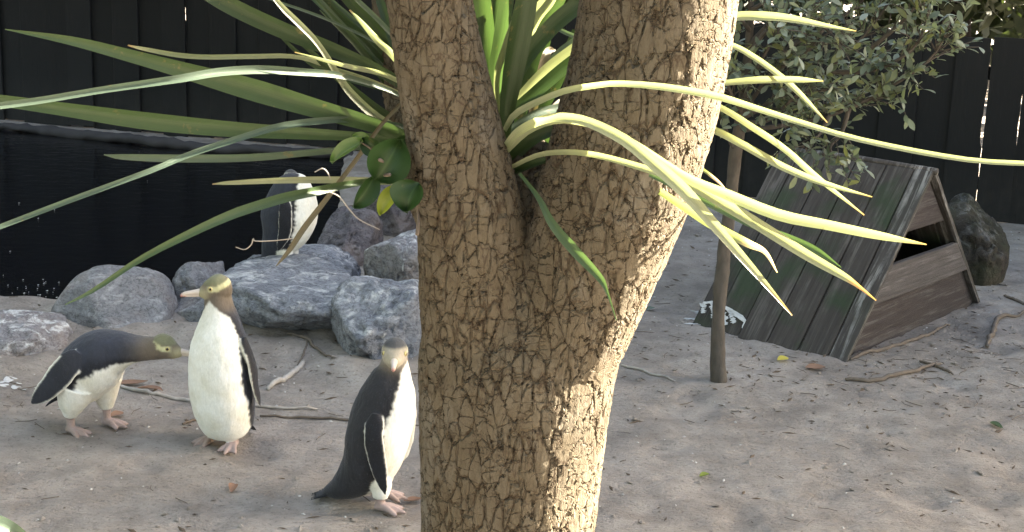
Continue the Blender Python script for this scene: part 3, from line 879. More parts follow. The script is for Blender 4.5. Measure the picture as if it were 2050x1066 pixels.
RL = (842, 288)     # left tuft, behind the left stem
LB = 3.2
LEFT = [
 ([(880, 300), (818, 277), (755, 252), (629, 216), (503, 178), (361, 138), (252, 109), (143, 82), (10, 59)], (3.2, 2.9), (22, 24, 30, 38, 44, 32, 25, 18, 2), 'blade_green', 0.25),
 ([(870, 230), (797, 189), (734, 166), (671, 150), (608, 145), (524, 140), (440, 145), (357, 159), (210, 180), (84, 201), (-30, 216)], (3.2, 2.75), (8, 8, 10, 13, 15, 17, 17, 16, 14, 14, 14), 'blade_blue', -0.2),
 ([(880, 288), (810, 281), (713, 273), (587, 266), (461, 258), (294, 241), (126, 218), (-13, 199), (-150, 180)], (3.2, 2.95), (12, 14, 18, 25, 31, 35, 27, 22, 10), 'blade_green', 0.3),
 ([(860, 265), (760, 246), (680, 240), (570, 252), (482, 277), (380, 310), (300, 343), (150, 398), (0, 455), (-90, 490)], (3.2, 2.75), (8, 12, 13, 14, 13, 12, 11, 11, 10, 5), 'blade_blue', -0.3),
 ([(870, 280), (740, 292), (680, 300), (629, 304), (503, 315), (369, 317), (252, 314), (208, 310)], (3.3, 3.0), (9, 10, 12, 13, 15, 16, 12, 2), 'blade_blue', 0.5),
 ([(860, 215), (755, 166), (671, 138), (596, 114), (503, 113), (419, 114), (357, 110), (294, 99), (256, 91)], (3.25, 2.95), (6, 7, 8, 9, 10, 10, 10, 8, 3), 'blade_sunlit_yellow', 0.5),
 ([(850, 200), (768, 147), (671, 102), (566, 60), (455, 8), (380, -40), (280, -110)], (3.2, 3.0), (18, 22, 28, 33, 34, 30, 6), 'blade_dark', 0.15),
 ([(840, 280), (800, 262), (750, 232), (700, 185), (671, 143), (654, 115), (629, 80), (596, 46), (562, 12), (520, -40)], (3.22, 3.0), (14, 16, 17, 16, 13, 12, 12, 13, 11, 4), 'blade_sunlit_yellow', -0.35),
 ([(850, 150), (800, 110), (755, 86), (692, 55), (629, 29), (545, 0), (450, -35)], (3.3, 3.15), (5, 6, 6, 6, 6, 5, 3), 'blade_blue', 0.0),
 ([(850, 170), (790, 100), (738, 42), (690, -12), (640, -70)], (3.3, 3.2), (20, 24, 26, 24, 10), 'blade_dark', 0.3),
 ([(860, 215), (793, 118), (760, 85), (728, 48), (700, 20)], (3.12, 3.0), (8, 13, 14, 9, 3), 'blade_sunlit_yellow', 0.55),
 ([(850, 140), (790, 75), (751, 34), (713, -2), (680, -40)], (3.25, 3.15), (9, 10, 10, 9, 4), 'blade_blue', 0.0),
 ([(860, 195), (800, 163), (763, 147), (705, 134), (640, 118), (590, 105)], (3.1, 3.0), (7, 9, 10, 10, 6, 2), 'blade_sunlit_yellow', 0.6),
 ([(860, 220), (790, 186), (700, 160), (640, 138), (590, 100), (530, 40)], (3.3, 3.2), (8, 9, 10, 10, 8, 3), 'blade_dark', 0.1),
 ([(860, 270), (800, 248), (760, 225), (722, 195), (660, 140), (600, 85), (440, -20)], (3.28, 3.1), (20, 24, 23, 20, 14, 8, 4), 'blade_dark', 0.2),
 ([(860, 366), (800, 364), (742, 362), (657, 360), (559, 361), (460, 366), (425, 369)], (3.2, 3.05), (10, 12, 14, 14, 12, 8, 2), 'blade_sunlit_yellow', 0.45),
 ([(860, 366), (760, 362), (685, 372), (629, 384), (573, 396), (516, 413), (460, 432), (380, 468), (280, 520), (190, 580), (130, 611)], (3.15, 2.65), (9, 11, 15, 18, 20, 20, 19, 16, 12, 9, 2), 'blade_green', -0.1),
 ([(845, 150), (805, 205), (765, 248), (720, 310), (660, 390), (610, 455), (580, 500), (553, 533)], (3.15, 3.0), (6, 7, 8, 9, 10, 12, 10, 2), 'blade_brown', 0.2),
 ([(740, -60), (760, 0), (780, 60), (800, 130), (830, 210)], (3.3, 3.2), (6, 16, 18, 16, 10), 'blade_dark', -0.2),
 ([(560, -60), (640, 10), (700, 70), (760, 140), (840, 240)], (3.4, 3.35), (3, 9, 12, 12, 10), 'blade_green', 0.2),
]
LEFT += [([(850, 270 - q * 9), (790 - q * 6, 190 - q * 20), (720 - q * 18, 100 - q * 26), (640 - q * 26, 20 - q * 40)], (3.32, 3.22), (7, 11, 10, 3), ('blade_dark', 'blade_green', 'blade_blue')[q % 3], 0.2 * (q % 3 - 1)) for q in range(6)]
MID = [
 ([(1000, 290), (985, 165), (975, 80), (962, -20), (945, -120)], (3.15, 3.1), (20, 34, 38, 36, 10), 'blade_dark', 0.2),
 ([(1005, 300), (992, 170), (1003, 80), (1018, -10), (1035, -110)], (3.14, 3.06), (18, 28, 30, 28, 8), 'blade_green', 0.3),
 ([(1010, 310), (1011, 252), (1031, 118), (1055, -10), (1075, -130)], (3.08, 2.95), (18, 26, 44, 42, 8), 'blade_dark', -0.25),
 ([(1000, 260), (995, 158), (1012, 98), (1040, 20), (1060, -40)], (3.1, 3.0), (8, 12, 15, 14, 5), 'blade_sunlit_yellow', 0.4),
 ([(1012, 250), (1040, 140), (1100, 60), (1170, 0), (1240, -70)], (3.1, 3.05), (14, 30, 34, 32, 8), 'blade_green', 0.25),
 ([(1020, 170), (1066, 50), (1100, 0), (1130, -60)], (3.2, 3.2), (14, 26, 28, 12), 'blade_sunlit_yellow', 0.5),
 ([(1005, 280), (1020, 225), (1055, 180), (1095, 138), (1150, 95), (1220, 40)], (3.18, 3.25), (12, 16, 19, 18, 16, 6), 'blade_sunlit_yellow', 0.3),
 ([(1005, 290), (1015, 240), (1074, 185), (1145, 125), (1210, 70)], (3.1, 3.2), (14, 20, 25, 24, 8), 'blade_green', 0.3),
 ([(1050, 190), (1110, 120), (1155, 85), (1210, 40)], (3.25, 3.3), (10, 21, 22, 6), 'blade_blue', 0.2),
 ([(1080, 40), (1120, 60), (1157, 76), (1220, 100)], (3.3, 3.3), (4, 8, 9, 5), 'blade_blue', 0.2),
 ([(1010, 300), (1015, 270), (1067, 232), (1118, 217), (1180, 212)], (3.1, 3.22), (14, 16, 17, 16, 8), 'blade_blue', 0.25),
 ([(1012, 325), (1019, 310), (1055, 283), (1114, 258), (1170, 248)], (3.08, 3.0), (14, 18, 24, 22, 6), 'blade_dark', -0.2),
 ([(1015, 345), (1030, 315), (1075, 275), (1130, 255)], (3.1, 3.05), (12, 20, 22, 6), 'blade_dark', 0.1),
 ([(1015, 350), (1045, 338), (1080, 324), (1125, 315)], (3.05, 2.96), (8, 14, 14, 4), 'blade_dark', 0.3),
 ([(1000, 200), (1030, 130), (1080, 60), (1120, -10), (1150, -60)], (3.25, 3.2), (14, 26, 32, 30, 8), 'blade_green', -0.3),
 ([(1030, 330), (1050, 200), (1085, 100), (1100, 0), (1105, -80)], (3.3, 3.3), (14, 26, 30, 26, 8), 'blade_dark', 0.4),
 ([(1020, 320), (1010, 180), (1030, 60), (1090, -60)], (3.2, 3.25), (16, 30, 34, 12), 'blade_green', -0.2),
 ([(1005, 250), (978, 140), (955, 40), (940, -60)], (3.2, 3.2), (14, 26, 28, 10), 'blade_green', 0.4),
 ([(1040, 330), (1080, 230), (1120, 150), (1150, 60)], (3.3, 3.35), (12, 24, 26, 8), 'blade_dark', 0.2),
 ([(1030, 340), (1075, 290), (1130, 240), (1170, 200)], (3.22, 3.3), (12, 20, 20, 6), 'blade_green', -0.3),
 ([(1020, 345), (1060, 300), (1110, 285), (1160, 300)], (3.14, 3.1), (10, 18, 16, 4), 'blade_dark', 0.3),
 ([(1045, 380), (1055, 330), (1075, 275), (1110, 215), (1140, 190)], (3.14, 3.28), (16, 18, 16, 12, 3), 'blade_brown', 0.3),
 ([(1040, 400), (1035, 345), (1050, 300), (1090, 120), (1112, 100)], (3.12, 3.3), (14, 14, 14, 18, 3), 'blade_brown', -0.2),
 ([(1055, 400), (1075, 355), (1110, 340), (1140, 350)], (3.06, 3.0), (14, 14, 10, 2), 'blade_brown', 0.2),
 ([(990, 190), (985, 120), (990, 40), (1000, -60)], (3.2, 3.15), (14, 24, 26, 10), 'blade_dark', -0.3),
]
# blades arching in front of the right stem
FR = (2.98, 2.72, 2.66, 2.62, 2.6)
RIGHT = [
 ([(1010, 262), (1030, 230), (1075, 205), (1133, 182), (1192, 172), (1240, 168), (1330, 175), (1430, 192), (1500, 213), (1600, 245), (1700, 275), (1830, 303), (1950, 322), (2055, 328), (2140, 330)], (3.0, 2.72, 2.6, 2.55), (9, 13, 13, 13, 12, 12, 14, 15, 13, 12, 11, 11, 10, 10, 6), 'blade_sunlit_yellow', 0.15),
 ([(1008, 300), (1030, 272), (1055, 254), (1090, 240), (1130, 236), (1180, 247), (1250, 282), (1310, 330), (1367, 381), (1429, 451), (1506, 539), (1586, 632)], FR, (12, 16, 18, 18, 18, 20, 23, 26, 27, 22, 15, 2), 'blade_sunlit_yellow', 0.3),
 ([(1012, 305), (1060, 262), (1120, 242), (1190, 252), (1267, 285), (1372, 353), (1455, 389), (1558, 430), (1661, 451), (1764, 472), (1855, 490)], (2.97, 2.7, 2.62, 2.6), (10, 11, 11, 12, 13, 16, 21, 23, 20, 16, 2), 'blade_sunlit_yellow', -0.3),
 ([(1015, 340), (1074, 312), (1133, 305), (1196, 312), (1283, 336), (1372, 366), (1440, 404), (1506, 443), (1609, 508), (1682, 550), (1713, 570), (1754, 602)], (2.98, 2.72, 2.6, 2.55), (8, 10, 11, 12, 14, 18, 22, 23, 21, 16, 9, 2), 'blade_tip', 0.25),
 ([(1300, 350), (1400, 400), (1500, 448), (1580, 478), (1635, 503), (1684, 536)], (2.72, 2.62), (8, 12, 14, 15, 13, 2), 'blade_green', 0.3),
 ([(1150, 300), (1280, 360), (1367, 413), (1429, 452), (1496, 487), (1532, 505), (1556, 546)], (2.95, 2.75, 2.7), (8, 12, 15, 18, 16, 9, 2), 'blade_pinktip', -0.2),
 ([(1040, 348), (1060, 372), (1081, 402), (1106, 450), (1150, 502), (1200, 556), (1216, 588), (1234, 642)], (2.9, 2.78, 2.72), (7, 8, 11, 17, 21, 15, 6, 2), 'blade_green', 0.1),
 # from behind the right stem
 ([(1200, 230), (1320, 300), (1393, 332), (1434, 361), (1456, 384)], (3.25, 3.2), (5, 7, 7, 6, 2), 'blade_pinktip', 0.0),
 ([(1150, 240), (1300, 220), (1417, 256), (1488, 291), (1567, 335), (1645, 366), (1746, 395)], (3.25, 3.2, 3.0, 2.9), (8, 12, 14, 15, 15, 12, 2), 'blade_sunlit_yellow', 0.25),
 ([(1150, 220), (1300, 160), (1433, 211), (1508, 256), (1571, 299), (1626, 347), (1730, 431)], (3.25, 3.2, 3.05, 2.95), (8, 11, 12, 13, 13, 12, 2), 'blade_sunlit_yellow', -0.15),
 ([(1150, 230), (1300, 190), (1436, 169), (1508, 162), (1555, 161), (1602, 161), (1648, 163)], (3.25, 3.2, 3.1), (8, 9, 11, 14, 14, 12, 2), 'blade_sunlit_yellow', 0.5),
 ([(1150, 200), (1340, 60), (1456, 88), (1508, 114), (1563, 154), (1602, 189), (1656, 246)], (3.25, 3.22, 3.1), (8, 10, 11, 12, 12, 11, 2), 'blade_sunlit_yellow', 0.1),
 ([(1150, 150), (1340, 60), (1460, 36), (1527, 34), (1586, 40), (1645, 51), (1714, 63)], (3.25, 3.22, 3.1), (10, 16, 18, 18, 15, 10, 2), 'blade_sunlit_yellow', 0.6),
 ([(1250, 380), (1340, 400), (1398, 405), (1460, 410), (1525, 421)], (3.2, 3.1), (6, 9, 10, 9, 2), 'blade_green', 0.2),
]
for pts, Ys, ws, mat, tl in LEFT + MID + RIGHT:
    o = blade(pts, Ys, ws, mat, ct, tl)
    if mat == 'blade_tip': o['label'] = 'long leaf with a dry orange tip'
    if mat == 'blade_brown': o['label'] = 'brown dead leaf hanging in front of the far penguin'
# curled dry threads hanging from the leaf bases
for pl in ([(585, 478), (550, 482), (512, 483), (507, 478), (503, 490), (490, 500), (472, 495)], [(660, 385), (680, 395), (700, 420), (720, 440), (760, 460)], [(630, 345), (645, 338), (655, 345), (662, 360)]):
    P = catmull([tuple(at(x, y, 3.02)) for x, y in pl], 22)
    V, F = tube(P, [0.0012, 0.0016, 0.001], 5)
    obj('dry_tendril', V, F, M['twig_pale'], ct)

# ------------------------------------------------------------------ broadleaf sprig by the left stem
bp = at(835, 470, 2.86)
sp = thing('broadleaf_sprig', 'small sprig of round glossy dark green leaves against the left stem', 'plant', bp)
def broad_leaf(cx, cy, L, Wd, ang, Y, mat, parent, name='leaf', lean=0.0, label=None, curl=0.34):
    c = at(cx, cy, Y); m = mpp(c)
    rgt = CAM_R @ Vector((1, 0, 0)); up = CAM_R @ Vector((0, 1, 0)); fw = CAM_R @ Vector((0, 0, 1))
    a = R(ang); u = rgt * math.cos(a) + up * math.sin(a); s = -rgt * math.sin(a) + up * math.cos(a)
    Ml = Matrix.Rotation(lean, 3, u)
    s = Ml @ s; n = Ml @ fw
    V, F, uv = [], [], []
    k = 14; cols = 7
    for i in range(k):
        t = i / (k - 1); w_ = math.sin(math.pi * min(1, 0.015 + t * 0.985) ** 0.85) ** 0.62
        for j in range(cols):
            v = j / (cols - 1) * 2 - 1
            p = c + u * ((t - 0.5) * L * m) + s * (v * w_ * Wd / 2 * m) + n * (m * Wd * (curl * v * v - curl * 0.8 * (2 * t - 1) ** 2 - 0.05 * max(0, 1 - abs(v) * 4)))
            V.append(p); uv.append((j / (cols - 1), t))
    for i in range(k - 1):
        for j in range(cols - 1):
            q = i * cols + j; F.append((q, q + 1, q + cols + 1, q + cols))
    o = obj(name, V, F, M[mat], parent, uv=uv)
    if label: o['label'] = label
    return o
for a in ((779, 321, 96, 88, 60, 2.9, 'broad', 0.2), (742, 290, 46, 40, 150, 2.93, 'broad', -0.4), (693, 302, 78, 34, 215, 2.92, 'broad_light', 0.5),
          (731, 386, 78, 44, 235, 2.9, 'broad', -0.5), (820, 394, 66, 72, 250, 2.86, 'broad', 0.3), (776, 402, 68, 34, 240, 2.88, 'broad_yellow', 0.2),
          (805, 282, 44, 30, 30, 2.95, 'broad', 0.5), (722, 276, 36, 22, 170, 2.97, 'broad_light', 0.1)):
    broad_leaf(*a[:7], sp, lean=a[7], label='yellowish leaf' if a[6] == 'broad_yellow' else None)
for pl in ([(835, 470), (838, 420), (815, 365), (780, 350), (760, 320), (745, 300), (722, 285)], [(815, 365), (795, 372), (785, 385)], [(780, 350), (760, 355), (745, 370)], [(815, 365), (822, 375)], [(760, 320), (775, 330)]):
    V, F = tube(catmull([tuple(at(x, y, 2.93 if i else 2.88)) for i, (x, y) in enumerate(pl)], 12), [0.004, 0.0022], 6)
    obj('stem', V, F, M['twig'], sp)

# ------------------------------------------------------------------ sapling on the right
SY = on_ground(1440, 763)
sap = thing('sapling', 'slender sapling with grey-green leaves in front of the nest box', 'tree', SY)
DY = SY.y
def spath(pl, dy, n=16):
    return catmull([tuple(at(x, y, DY + d)) for (x, y), d in zip(pl, np.interp(np.linspace(0, 1, len(pl)), np.linspace(0, 1, len(dy)), dy))], n)
tr = spath([(1440, 775), (1437, 700), (1440, 600), (1450, 500), (1463, 400), (1474, 300), (1483, 240), (1492, 160), (1500, 60), (1508, -80)], (0, 0.02), 50)
rr2 = np.linspace(0.032, 0.022, 50) + 0.002 * np.sin(np.linspace(0, 25, 50))
rr2[:6] += np.linspace(0.006, 0, 6); rr2[36:] *= np.linspace(0.95, 0.5, 14)
V, F = tube(tr, list(rr2), 14)
V = np.array(V); V[:, 0] += 0.006 * vnoise(V, 14, 3, 3) + 0.003 * vnoise(V, 50, 4, 2); V[:, 1] += 0.006 * vnoise(V, 14, 7, 3)
obj('trunk', V, F, M['sapbark'], sap)
BR = [([(1483, 240), (1560, 195), (1650, 145), (1740, 60), (1800, -30)], (0, -0.15)),
      ([(1480, 262), (1600, 247), (1700, 217), (1790, 170), (1868, 112), (1903, 45)], (0, -0.3)),
      ([(1495, 150), (1580, 95), (1640, 5), (1660, -80)], (0, 0.2)),
      ([(1490, 190), (1455, 100), (1440, 0), (1430, -60)], (0, 0.15)),
      ([(1700, 217), (1684, 268), (1662, 298), (1690, 335)], (-0.12, -0.2)),
      ([(1660, 230), (1640, 270), (1612, 300)], (-0.1, -0.2)),
      ([(1650, 145), (1750, 140), (1830, 95), (1860, 20)], (-0.08, -0.35)),
      ([(1740, 100), (1810, 40), (1850, -20)], (-0.1, -0.3)),
      ([(1500, 90), (1560, 20), (1600, -60)], (0, 0.1)),
      ([(1560, 195), (1620, 205), (1700, 160), (1760, 110)], (-0.05, 0.2)),
      ([(1485, 215), (1530, 215), (1570, 225)], (0, -0.2)),
      ([(1505, 20), (1580, -20), (1700, -60)], (0, -0.15)),
      ([(1470, 300), (1440, 230), (1430, 190)], (0, -0.1)),
      ([(1580, 95), (1680, 40), (1760, -30)], (0.05, 0.1)),
      ([(1488, 200), (1520, 130), (1560, 60)], (0, -0.25)), ([(1484, 230), (1545, 150), (1610, 110), (1650, 60)], (0, -0.3)),
      ([(1500, 60), (1470, 20), (1450, -30)], (0, -0.2)), ([(1482, 245), (1540, 240), (1600, 190), (1680, 180)], (0, -0.35)),
      ([(1486, 225), (1460, 180), (1445, 120)], (0, -0.25)), ([(1500, 110), (1540, 60), (1620, 40), (1700, 100)], (0, -0.3))]
twigs = []; spots = []
g = random.Random(21)
for pl, dy in BR:
    P = spath(pl, dy, 18)
    V, F = tube(P, [0.011, 0.007, 0.003], 7); obj('branch', V, F, M['sapbark'], sap)
    L = np.linalg.norm(np.diff(P, axis=0), axis=1).sum()
    for k in range(int(L / 0.022)):
        i = g.uniform(4, 17); p0 = Vector(P[int(i)]); tdir = Vector(P[min(17, int(i) + 1)] - P[max(0, int(i) - 1)]).normalized()
        d = (tdir * 0.8 + Vector((g.gauss(0, .7), g.gauss(0, .7), g.gauss(0.15, .6)))).normalized()
        ln = g.uniform(0.08, 0.2)
        p1 = p0 + d * ln * 0.5 + Vector((0, 0, 0.01)); p2 = p0 + d * ln
        twigs.append(tube([p0, p1, p2], [0.0028, 0.0016], 4))
        for q in range(g.randint(4, 6)):
            t = g.uniform(0.3, 1.0); spots.append((p0.lerp(p2, t), d))
        spots.append((p2, d))
V, F = merge(twigs); o = obj('twig', V, F, M['sapbark'], sap); o['kind'] = 'stuff'
def leaf_shape(mat):
    L = 1.0; V = []; F = []; uv = []
    prof = [(0, .03), (.2, .12), (.45, .2), (.7, .2), (.9, .1), (1.0, .01)]
    for t, w_ in prof:
        for u in (-1, 0, 1):
            V.append((u * w_, t, 0.10 * abs(u) * w_ * 4 * .5 - 0.18 * t * t)); uv.append(((u + 1) / 2, t))
    for i in range(len(prof) - 1):
        for k in (0, 1):
            a = i * 3 + k; F.append((a, a + 1, a + 4, a + 3))
    return V, F, uv
lv, lf, luv = leaf_shape(None)
leafmesh = [mesh_of('leaf', lv, lf, m, uv=luv) for m in M['sapleaf']]
def leaf_matrix(p, d):
    y = (d * 0.5 + Vector((g.gauss(0, .7), g.gauss(0, .7), g.gauss(0.1, .6)))).normalized()
    z = Vector((g.gauss(0, .6), g.gauss(-0.2, .6), 1)).normalized()
    x = y.cross(z).normalized(); z = x.cross(y)
    s = g.uniform(0.036, 0.064)
    return Matrix((( x.x * s, y.x * s, z.x * s, p.x), (x.y * s, y.y * s, z.y * s, p.y), (x.z * s, y.z * s, z.z * s, p.z), (0, 0, 0, 1)))
def seen(p):
    q = CAM_R.transposed() @ (p - Vector((0, 0, CAM_H)))
    X, Y = 1025 + q.x / -q.z * FOC, 533 - q.y / -q.z * FOC
    return 1440 < X < 2050 and 0 < Y < 400
g.shuffle(spots)
vis = sorted([s for s in spots if seen(s[0])], key=lambda s: s[0].y)
near_, rest = vis[:295], vis[295:] + [s for s in spots if not seen(s[0])]
for p, d in near_:
    o = bpy.data.objects.new('leaf', g.choices(leafmesh, (5, 3, 2, 2))[0]); COL.objects.link(o); o.parent = sap
    o.matrix_local = Matrix.Translation(-SY) @ leaf_matrix(p, d)
V, F, uv, fm = [], [], [], []
for p, d in rest:
    Mx = leaf_matrix(p, d); b = len(V)
    V.extend(Mx @ Vector(v) for v in lv); F.extend(tuple(i + b for i in q) for q in lf); uv.extend(luv)
    fm.extend([g.choices((0, 1, 2, 3), (5, 2, 2, 4))[0]] * len(lf))
o = obj('foliage', V, F, M['sapleaf'], sap, uv=uv, fm=fm); o['kind'] = 'stuff'

# ------------------------------------------------------------------ sticks, leaves and litter on the soil
def stick(pl, wpx, mat, label, name='stick', lift=0.6, cat='stick', group='sticks lying on the soil'):
    P = []
    for x, y in pl:
        p = on_ground(x, y); P.append(p + Vector((0, 0, wpx / 2 * mpp(p) * lift)))
    r = wpx / 2 * mpp(P[0])
    C = catmull([tuple(p) for p in P], 24)
    C[:, 2] = ground_z(C[:, 0], C[:, 1]) + r * lift + 0.003
    C += np.random.default_rng(int(pl[0][0])).normal(0, r * 0.25, C.shape)
    V, F = tube(C, [r * 0.8, r * 1.1, r, r * 0.5], 8)
    o = obj(name, V, F, M[mat], origin=tuple(P[0])); tag(o, label, cat, group); return o
stick([(225, 772), (290, 788), (340, 799), (420, 806), (530, 817), (635, 822)], 8, 'twig_pale', 'long thin branch lying behind the two left penguins')
stick([(536, 783), (565, 765), (600, 737), (606, 728)], 11, 'twig_pale', 'short pale stick right of the upright penguin')
stick([(520, 836), (640, 840), (760, 848), (842, 856)], 5, 'twig', 'thin dark twig running from the upright penguin to the trunk')
stick([(365, 852), (395, 843), (425, 840)], 5, 'twig', 'tiny twig left of the upright penguin\'s feet')
stick([(575, 668), (620, 690), (665, 717)], 6, 'twig', 'thin twig under the flat-topped boulder')
stick([(596, 735), (612, 700), (616, 678)], 4, 'twig', 'fine twig pointing at the flat-topped boulder')
stick([(1692, 762), (1745, 766), (1800, 752), (1845, 742), (1882, 732)], 9, 'twig', 'forked brown twig in front of the nest box')
stick([(1840, 726), (1880, 738), (1908, 752)], 6, 'twig', 'short twig crossing the forked twig before the nest box')
stick([(1975, 694), (1988, 668), (2000, 640), (2055, 628)], 10, 'twig', 'bent brown root at the right edge of the picture')
stick([(1243, 733), (1300, 750), (1352, 766)], 5, 'twig_pale', 'thin pale twig right of the forked trunk')
stick([(1700, 722), (1760, 706), (1850, 676), (1900, 655)], 8, 'twig', 'dark stick along the lower edge of the nest box')
stick([(2010, 596), (2040, 606), (2060, 616)], 6, 'twig', 'small twig at the right edge above the bent root')

def ground_leaf(x, y, L, Wd, yaw, mat, label, cat='leaf', group=None):
    p = on_ground(x, y); m = mpp(p)
    V, F, uv = [], [], []
    a = R(yaw); u = Vector((math.cos(a), math.sin(a), 0)); s = Vector((-math.sin(a), math.cos(a), 0))
    for i in range(9):
        t = i / 8; w_ = math.sin(math.pi * (0.03 + 0.94 * t)) ** 0.8
        for v in (-1, -.4, .4, 1):
            q = p + u * ((t - .5) * L * m) + s * (v * w_ * Wd / 2 * m * 1.6)
            q.z = gz(q.x, q.y) + 0.006 + 0.012 * abs(v) * w_ + 0.012 * (t - .3) ** 2
            V.append(q); uv.append((v * .5 + .5, t))
    for i in range(8):
        for k in range(3):
            b = i * 4 + k; F.append((b, b + 1, b + 5, b + 4))
    o = obj('fallen_leaf', V, F, M[mat], origin=tuple(p), uv=uv); tag(o, label, cat, group); return o
ground_leaf(258, 773, 74, 16, 10, 'deadleaf', 'curled dark brown leaf between the two left penguins')
ground_leaf(300, 783, 60, 15, -20, 'deadleaf', 'long brown leaf lying on the branch behind the penguins')
ground_leaf(235, 835, 34, 12, 60, 'deadleaf', 'dead brown leaf at the bending penguin\'s toes')
ground_leaf(826, 1008, 36, 13, 5, 'deadleaf', 'brown leaf at the toes of the penguin beside the trunk')
ground_leaf(1567, 723, 24, 14, 20, 'yellowleaf', 'yellow leaf on the soil in front of the nest box')
ground_leaf(1994, 857, 26, 12, 160, 'blade_green', 'green leaf scrap on the soil at the right')
ground_leaf(1410, 957, 24, 9, 30, 'broad_yellow', 'pale green leaf scrap on the soil right of the trunk')
ground_leaf(1632, 742, 40, 14, 0, 'deadleaf', 'tan dead leaf on the soil below the nest box corner')
ground_leaf(1303, 622, 22, 10, 40, 'blade_blue', 'small green leaf on the soil beside the trunk')
ground_leaf(467, 980, 22, 12, 80, 'deadleaf', 'tiny dark leaf on the soil below the upright penguin')

# scattered litter
def scatter(n, seed, size, flat, xr, yr, dens=None, elong=3.0):
    gg = np.random.default_rng(seed); V = []; F = []
    x = gg.uniform(*xr, n * 3); y = gg.uniform(*yr, n * 3)
    keep = (np.abs(x) < 0.42 * y + 0.3) & (pond_sd(x, y) < -0.05)
    if dens is not None: keep &= gg.random(n * 3) < dens(x, y)
    x, y = x[keep][:n], y[keep][:n]; z = ground_z(x, y)
    for i in range(len(x)):
        a = gg.uniform(0, 2 * math.pi); s = size * gg.uniform(0.4, 1.5); e = gg.uniform(1.0, elong)
        u = np.array([math.cos(a), math.sin(a), gg.normal(0, .15)]) * s * e; v = np.array([-math.sin(a), math.cos(a), gg.normal(0, .3)]) * s
        c = np.array([x[i], y[i], z[i] + s * flat * 0.5 + 0.001]); h = np.array([0, 0, s * flat])
        b = len(V)
        V += [c - u - h * .3, c + v * .8, c + u - h * .2, c - v * .8, c + h, c - h]
        F += [(b, b + 1, b + 4), (b + 1, b + 2, b + 4), (b + 2, b + 3, b + 4), (b + 3, b, b + 4), (b + 1, b, b + 5), (b + 2, b + 1, b + 5), (b + 3, b + 2, b + 5), (b, b + 3, b + 5)]
    return V, F
near_box = lambda x, y: np.clip(0.16 + np.exp(-((x - 1.9) ** 2 + (y - 6.6) ** 2) / 0.9) + np.exp(-((y - 6.15) ** 2) / 0.15) * 0.5, 0, 1)
V, F = scatter(1900, 1, 0.0065, 0.35, (-3, 4.5), (4.3, 10), near_box, 4)
tag(obj('leaf_litter', V, F, M['litter'], smooth=False), 'scattered brown scraps of dead leaf and bark on the soil', 'litter', kind='stuff')
V, F = scatter(700, 2, 0.0042, 0.7, (-3, 4.5), (4.3, 10), None, 1.8)
tag(obj('grit', V, F, M['grit'], smooth=False), 'small pale stones and flecks on the soil', 'grit', kind='stuff')
V, F = scatter(420, 4, 0.011, 0.6, (-3, 4.5), (4.3, 10), None, 1.6)
tag(obj('soil_clods', V, F, M['ground'], smooth=False), 'small crumbled clods of soil', 'soil', kind='stuff')
parts = []
gg = random.Random(9)
for i in range(260):
    if gg.random() < 0.5: x, y = gg.gauss(1.95, .5), gg.gauss(6.5, .35)
    else: y = gg.uniform(4.5, 8); x = gg.uniform(-0.38, .38) * y
    if pond_sd(np.array([x]), np.array([y]))[0] > -0.05: continue
    a = gg.uniform(0, math.pi); L = gg.uniform(0.02, 0.10)
    P = [(x + (t - .5) * L * math.cos(a) + 0.006 * gg.gauss(0, 1), y + (t - .5) * L * math.sin(a), gz(x, y) + 0.004 + gg.uniform(0, .004)) for t in (0, .5, 1)]
    parts.append(tube(P, gg.uniform(0.0009, 0.002), 4))
V, F = merge(parts)
tag(obj('fine_twigs', V, F, M['twig'], smooth=False), 'fine broken twigs scattered over the soil', 'litter', kind='stuff')
# white flakes laid on the water in place of reflected glints
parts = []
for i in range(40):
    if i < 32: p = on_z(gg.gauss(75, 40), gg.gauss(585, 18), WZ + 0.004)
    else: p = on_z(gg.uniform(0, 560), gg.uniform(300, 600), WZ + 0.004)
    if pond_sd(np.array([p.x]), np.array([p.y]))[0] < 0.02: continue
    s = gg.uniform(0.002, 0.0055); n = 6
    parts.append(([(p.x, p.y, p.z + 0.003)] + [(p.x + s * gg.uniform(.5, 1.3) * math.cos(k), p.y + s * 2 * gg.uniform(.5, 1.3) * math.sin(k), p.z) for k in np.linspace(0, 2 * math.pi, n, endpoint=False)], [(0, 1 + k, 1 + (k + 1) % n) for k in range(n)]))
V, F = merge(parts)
tag(obj('glint_flecks', V, F, M['guano'], smooth=False), 'small white flakes standing in for reflected glints on the dark pond', 'flecks', kind='stuff')

# pale leaf close to the camera in the lower left corner
fp = thing('foreground_plant', 'pale green leaf tip poking into the bottom left corner', 'plant', (-0.62, 1.55, gz(-0.62, 1.55)))
tipp = at(18, 1046, 1.7)
V, F = tube(catmull([(-0.62, 1.55, 0), (-0.66, 1.58, 0.6), tuple(at(-200, 1180, 1.65))], 16), [0.012, 0.006], 8)
obj('stem', V, F, M['blade_green'], fp, uv=np.zeros((len(V), 2)))
blade([(-200, 1180), (-130, 1080), (-70, 1045), (-10, 1052), (40, 1076), (80, 1110)], (1.65, 1.7), (20, 34, 40, 40, 30, 4), 'blade_blue', fp, 0.2)

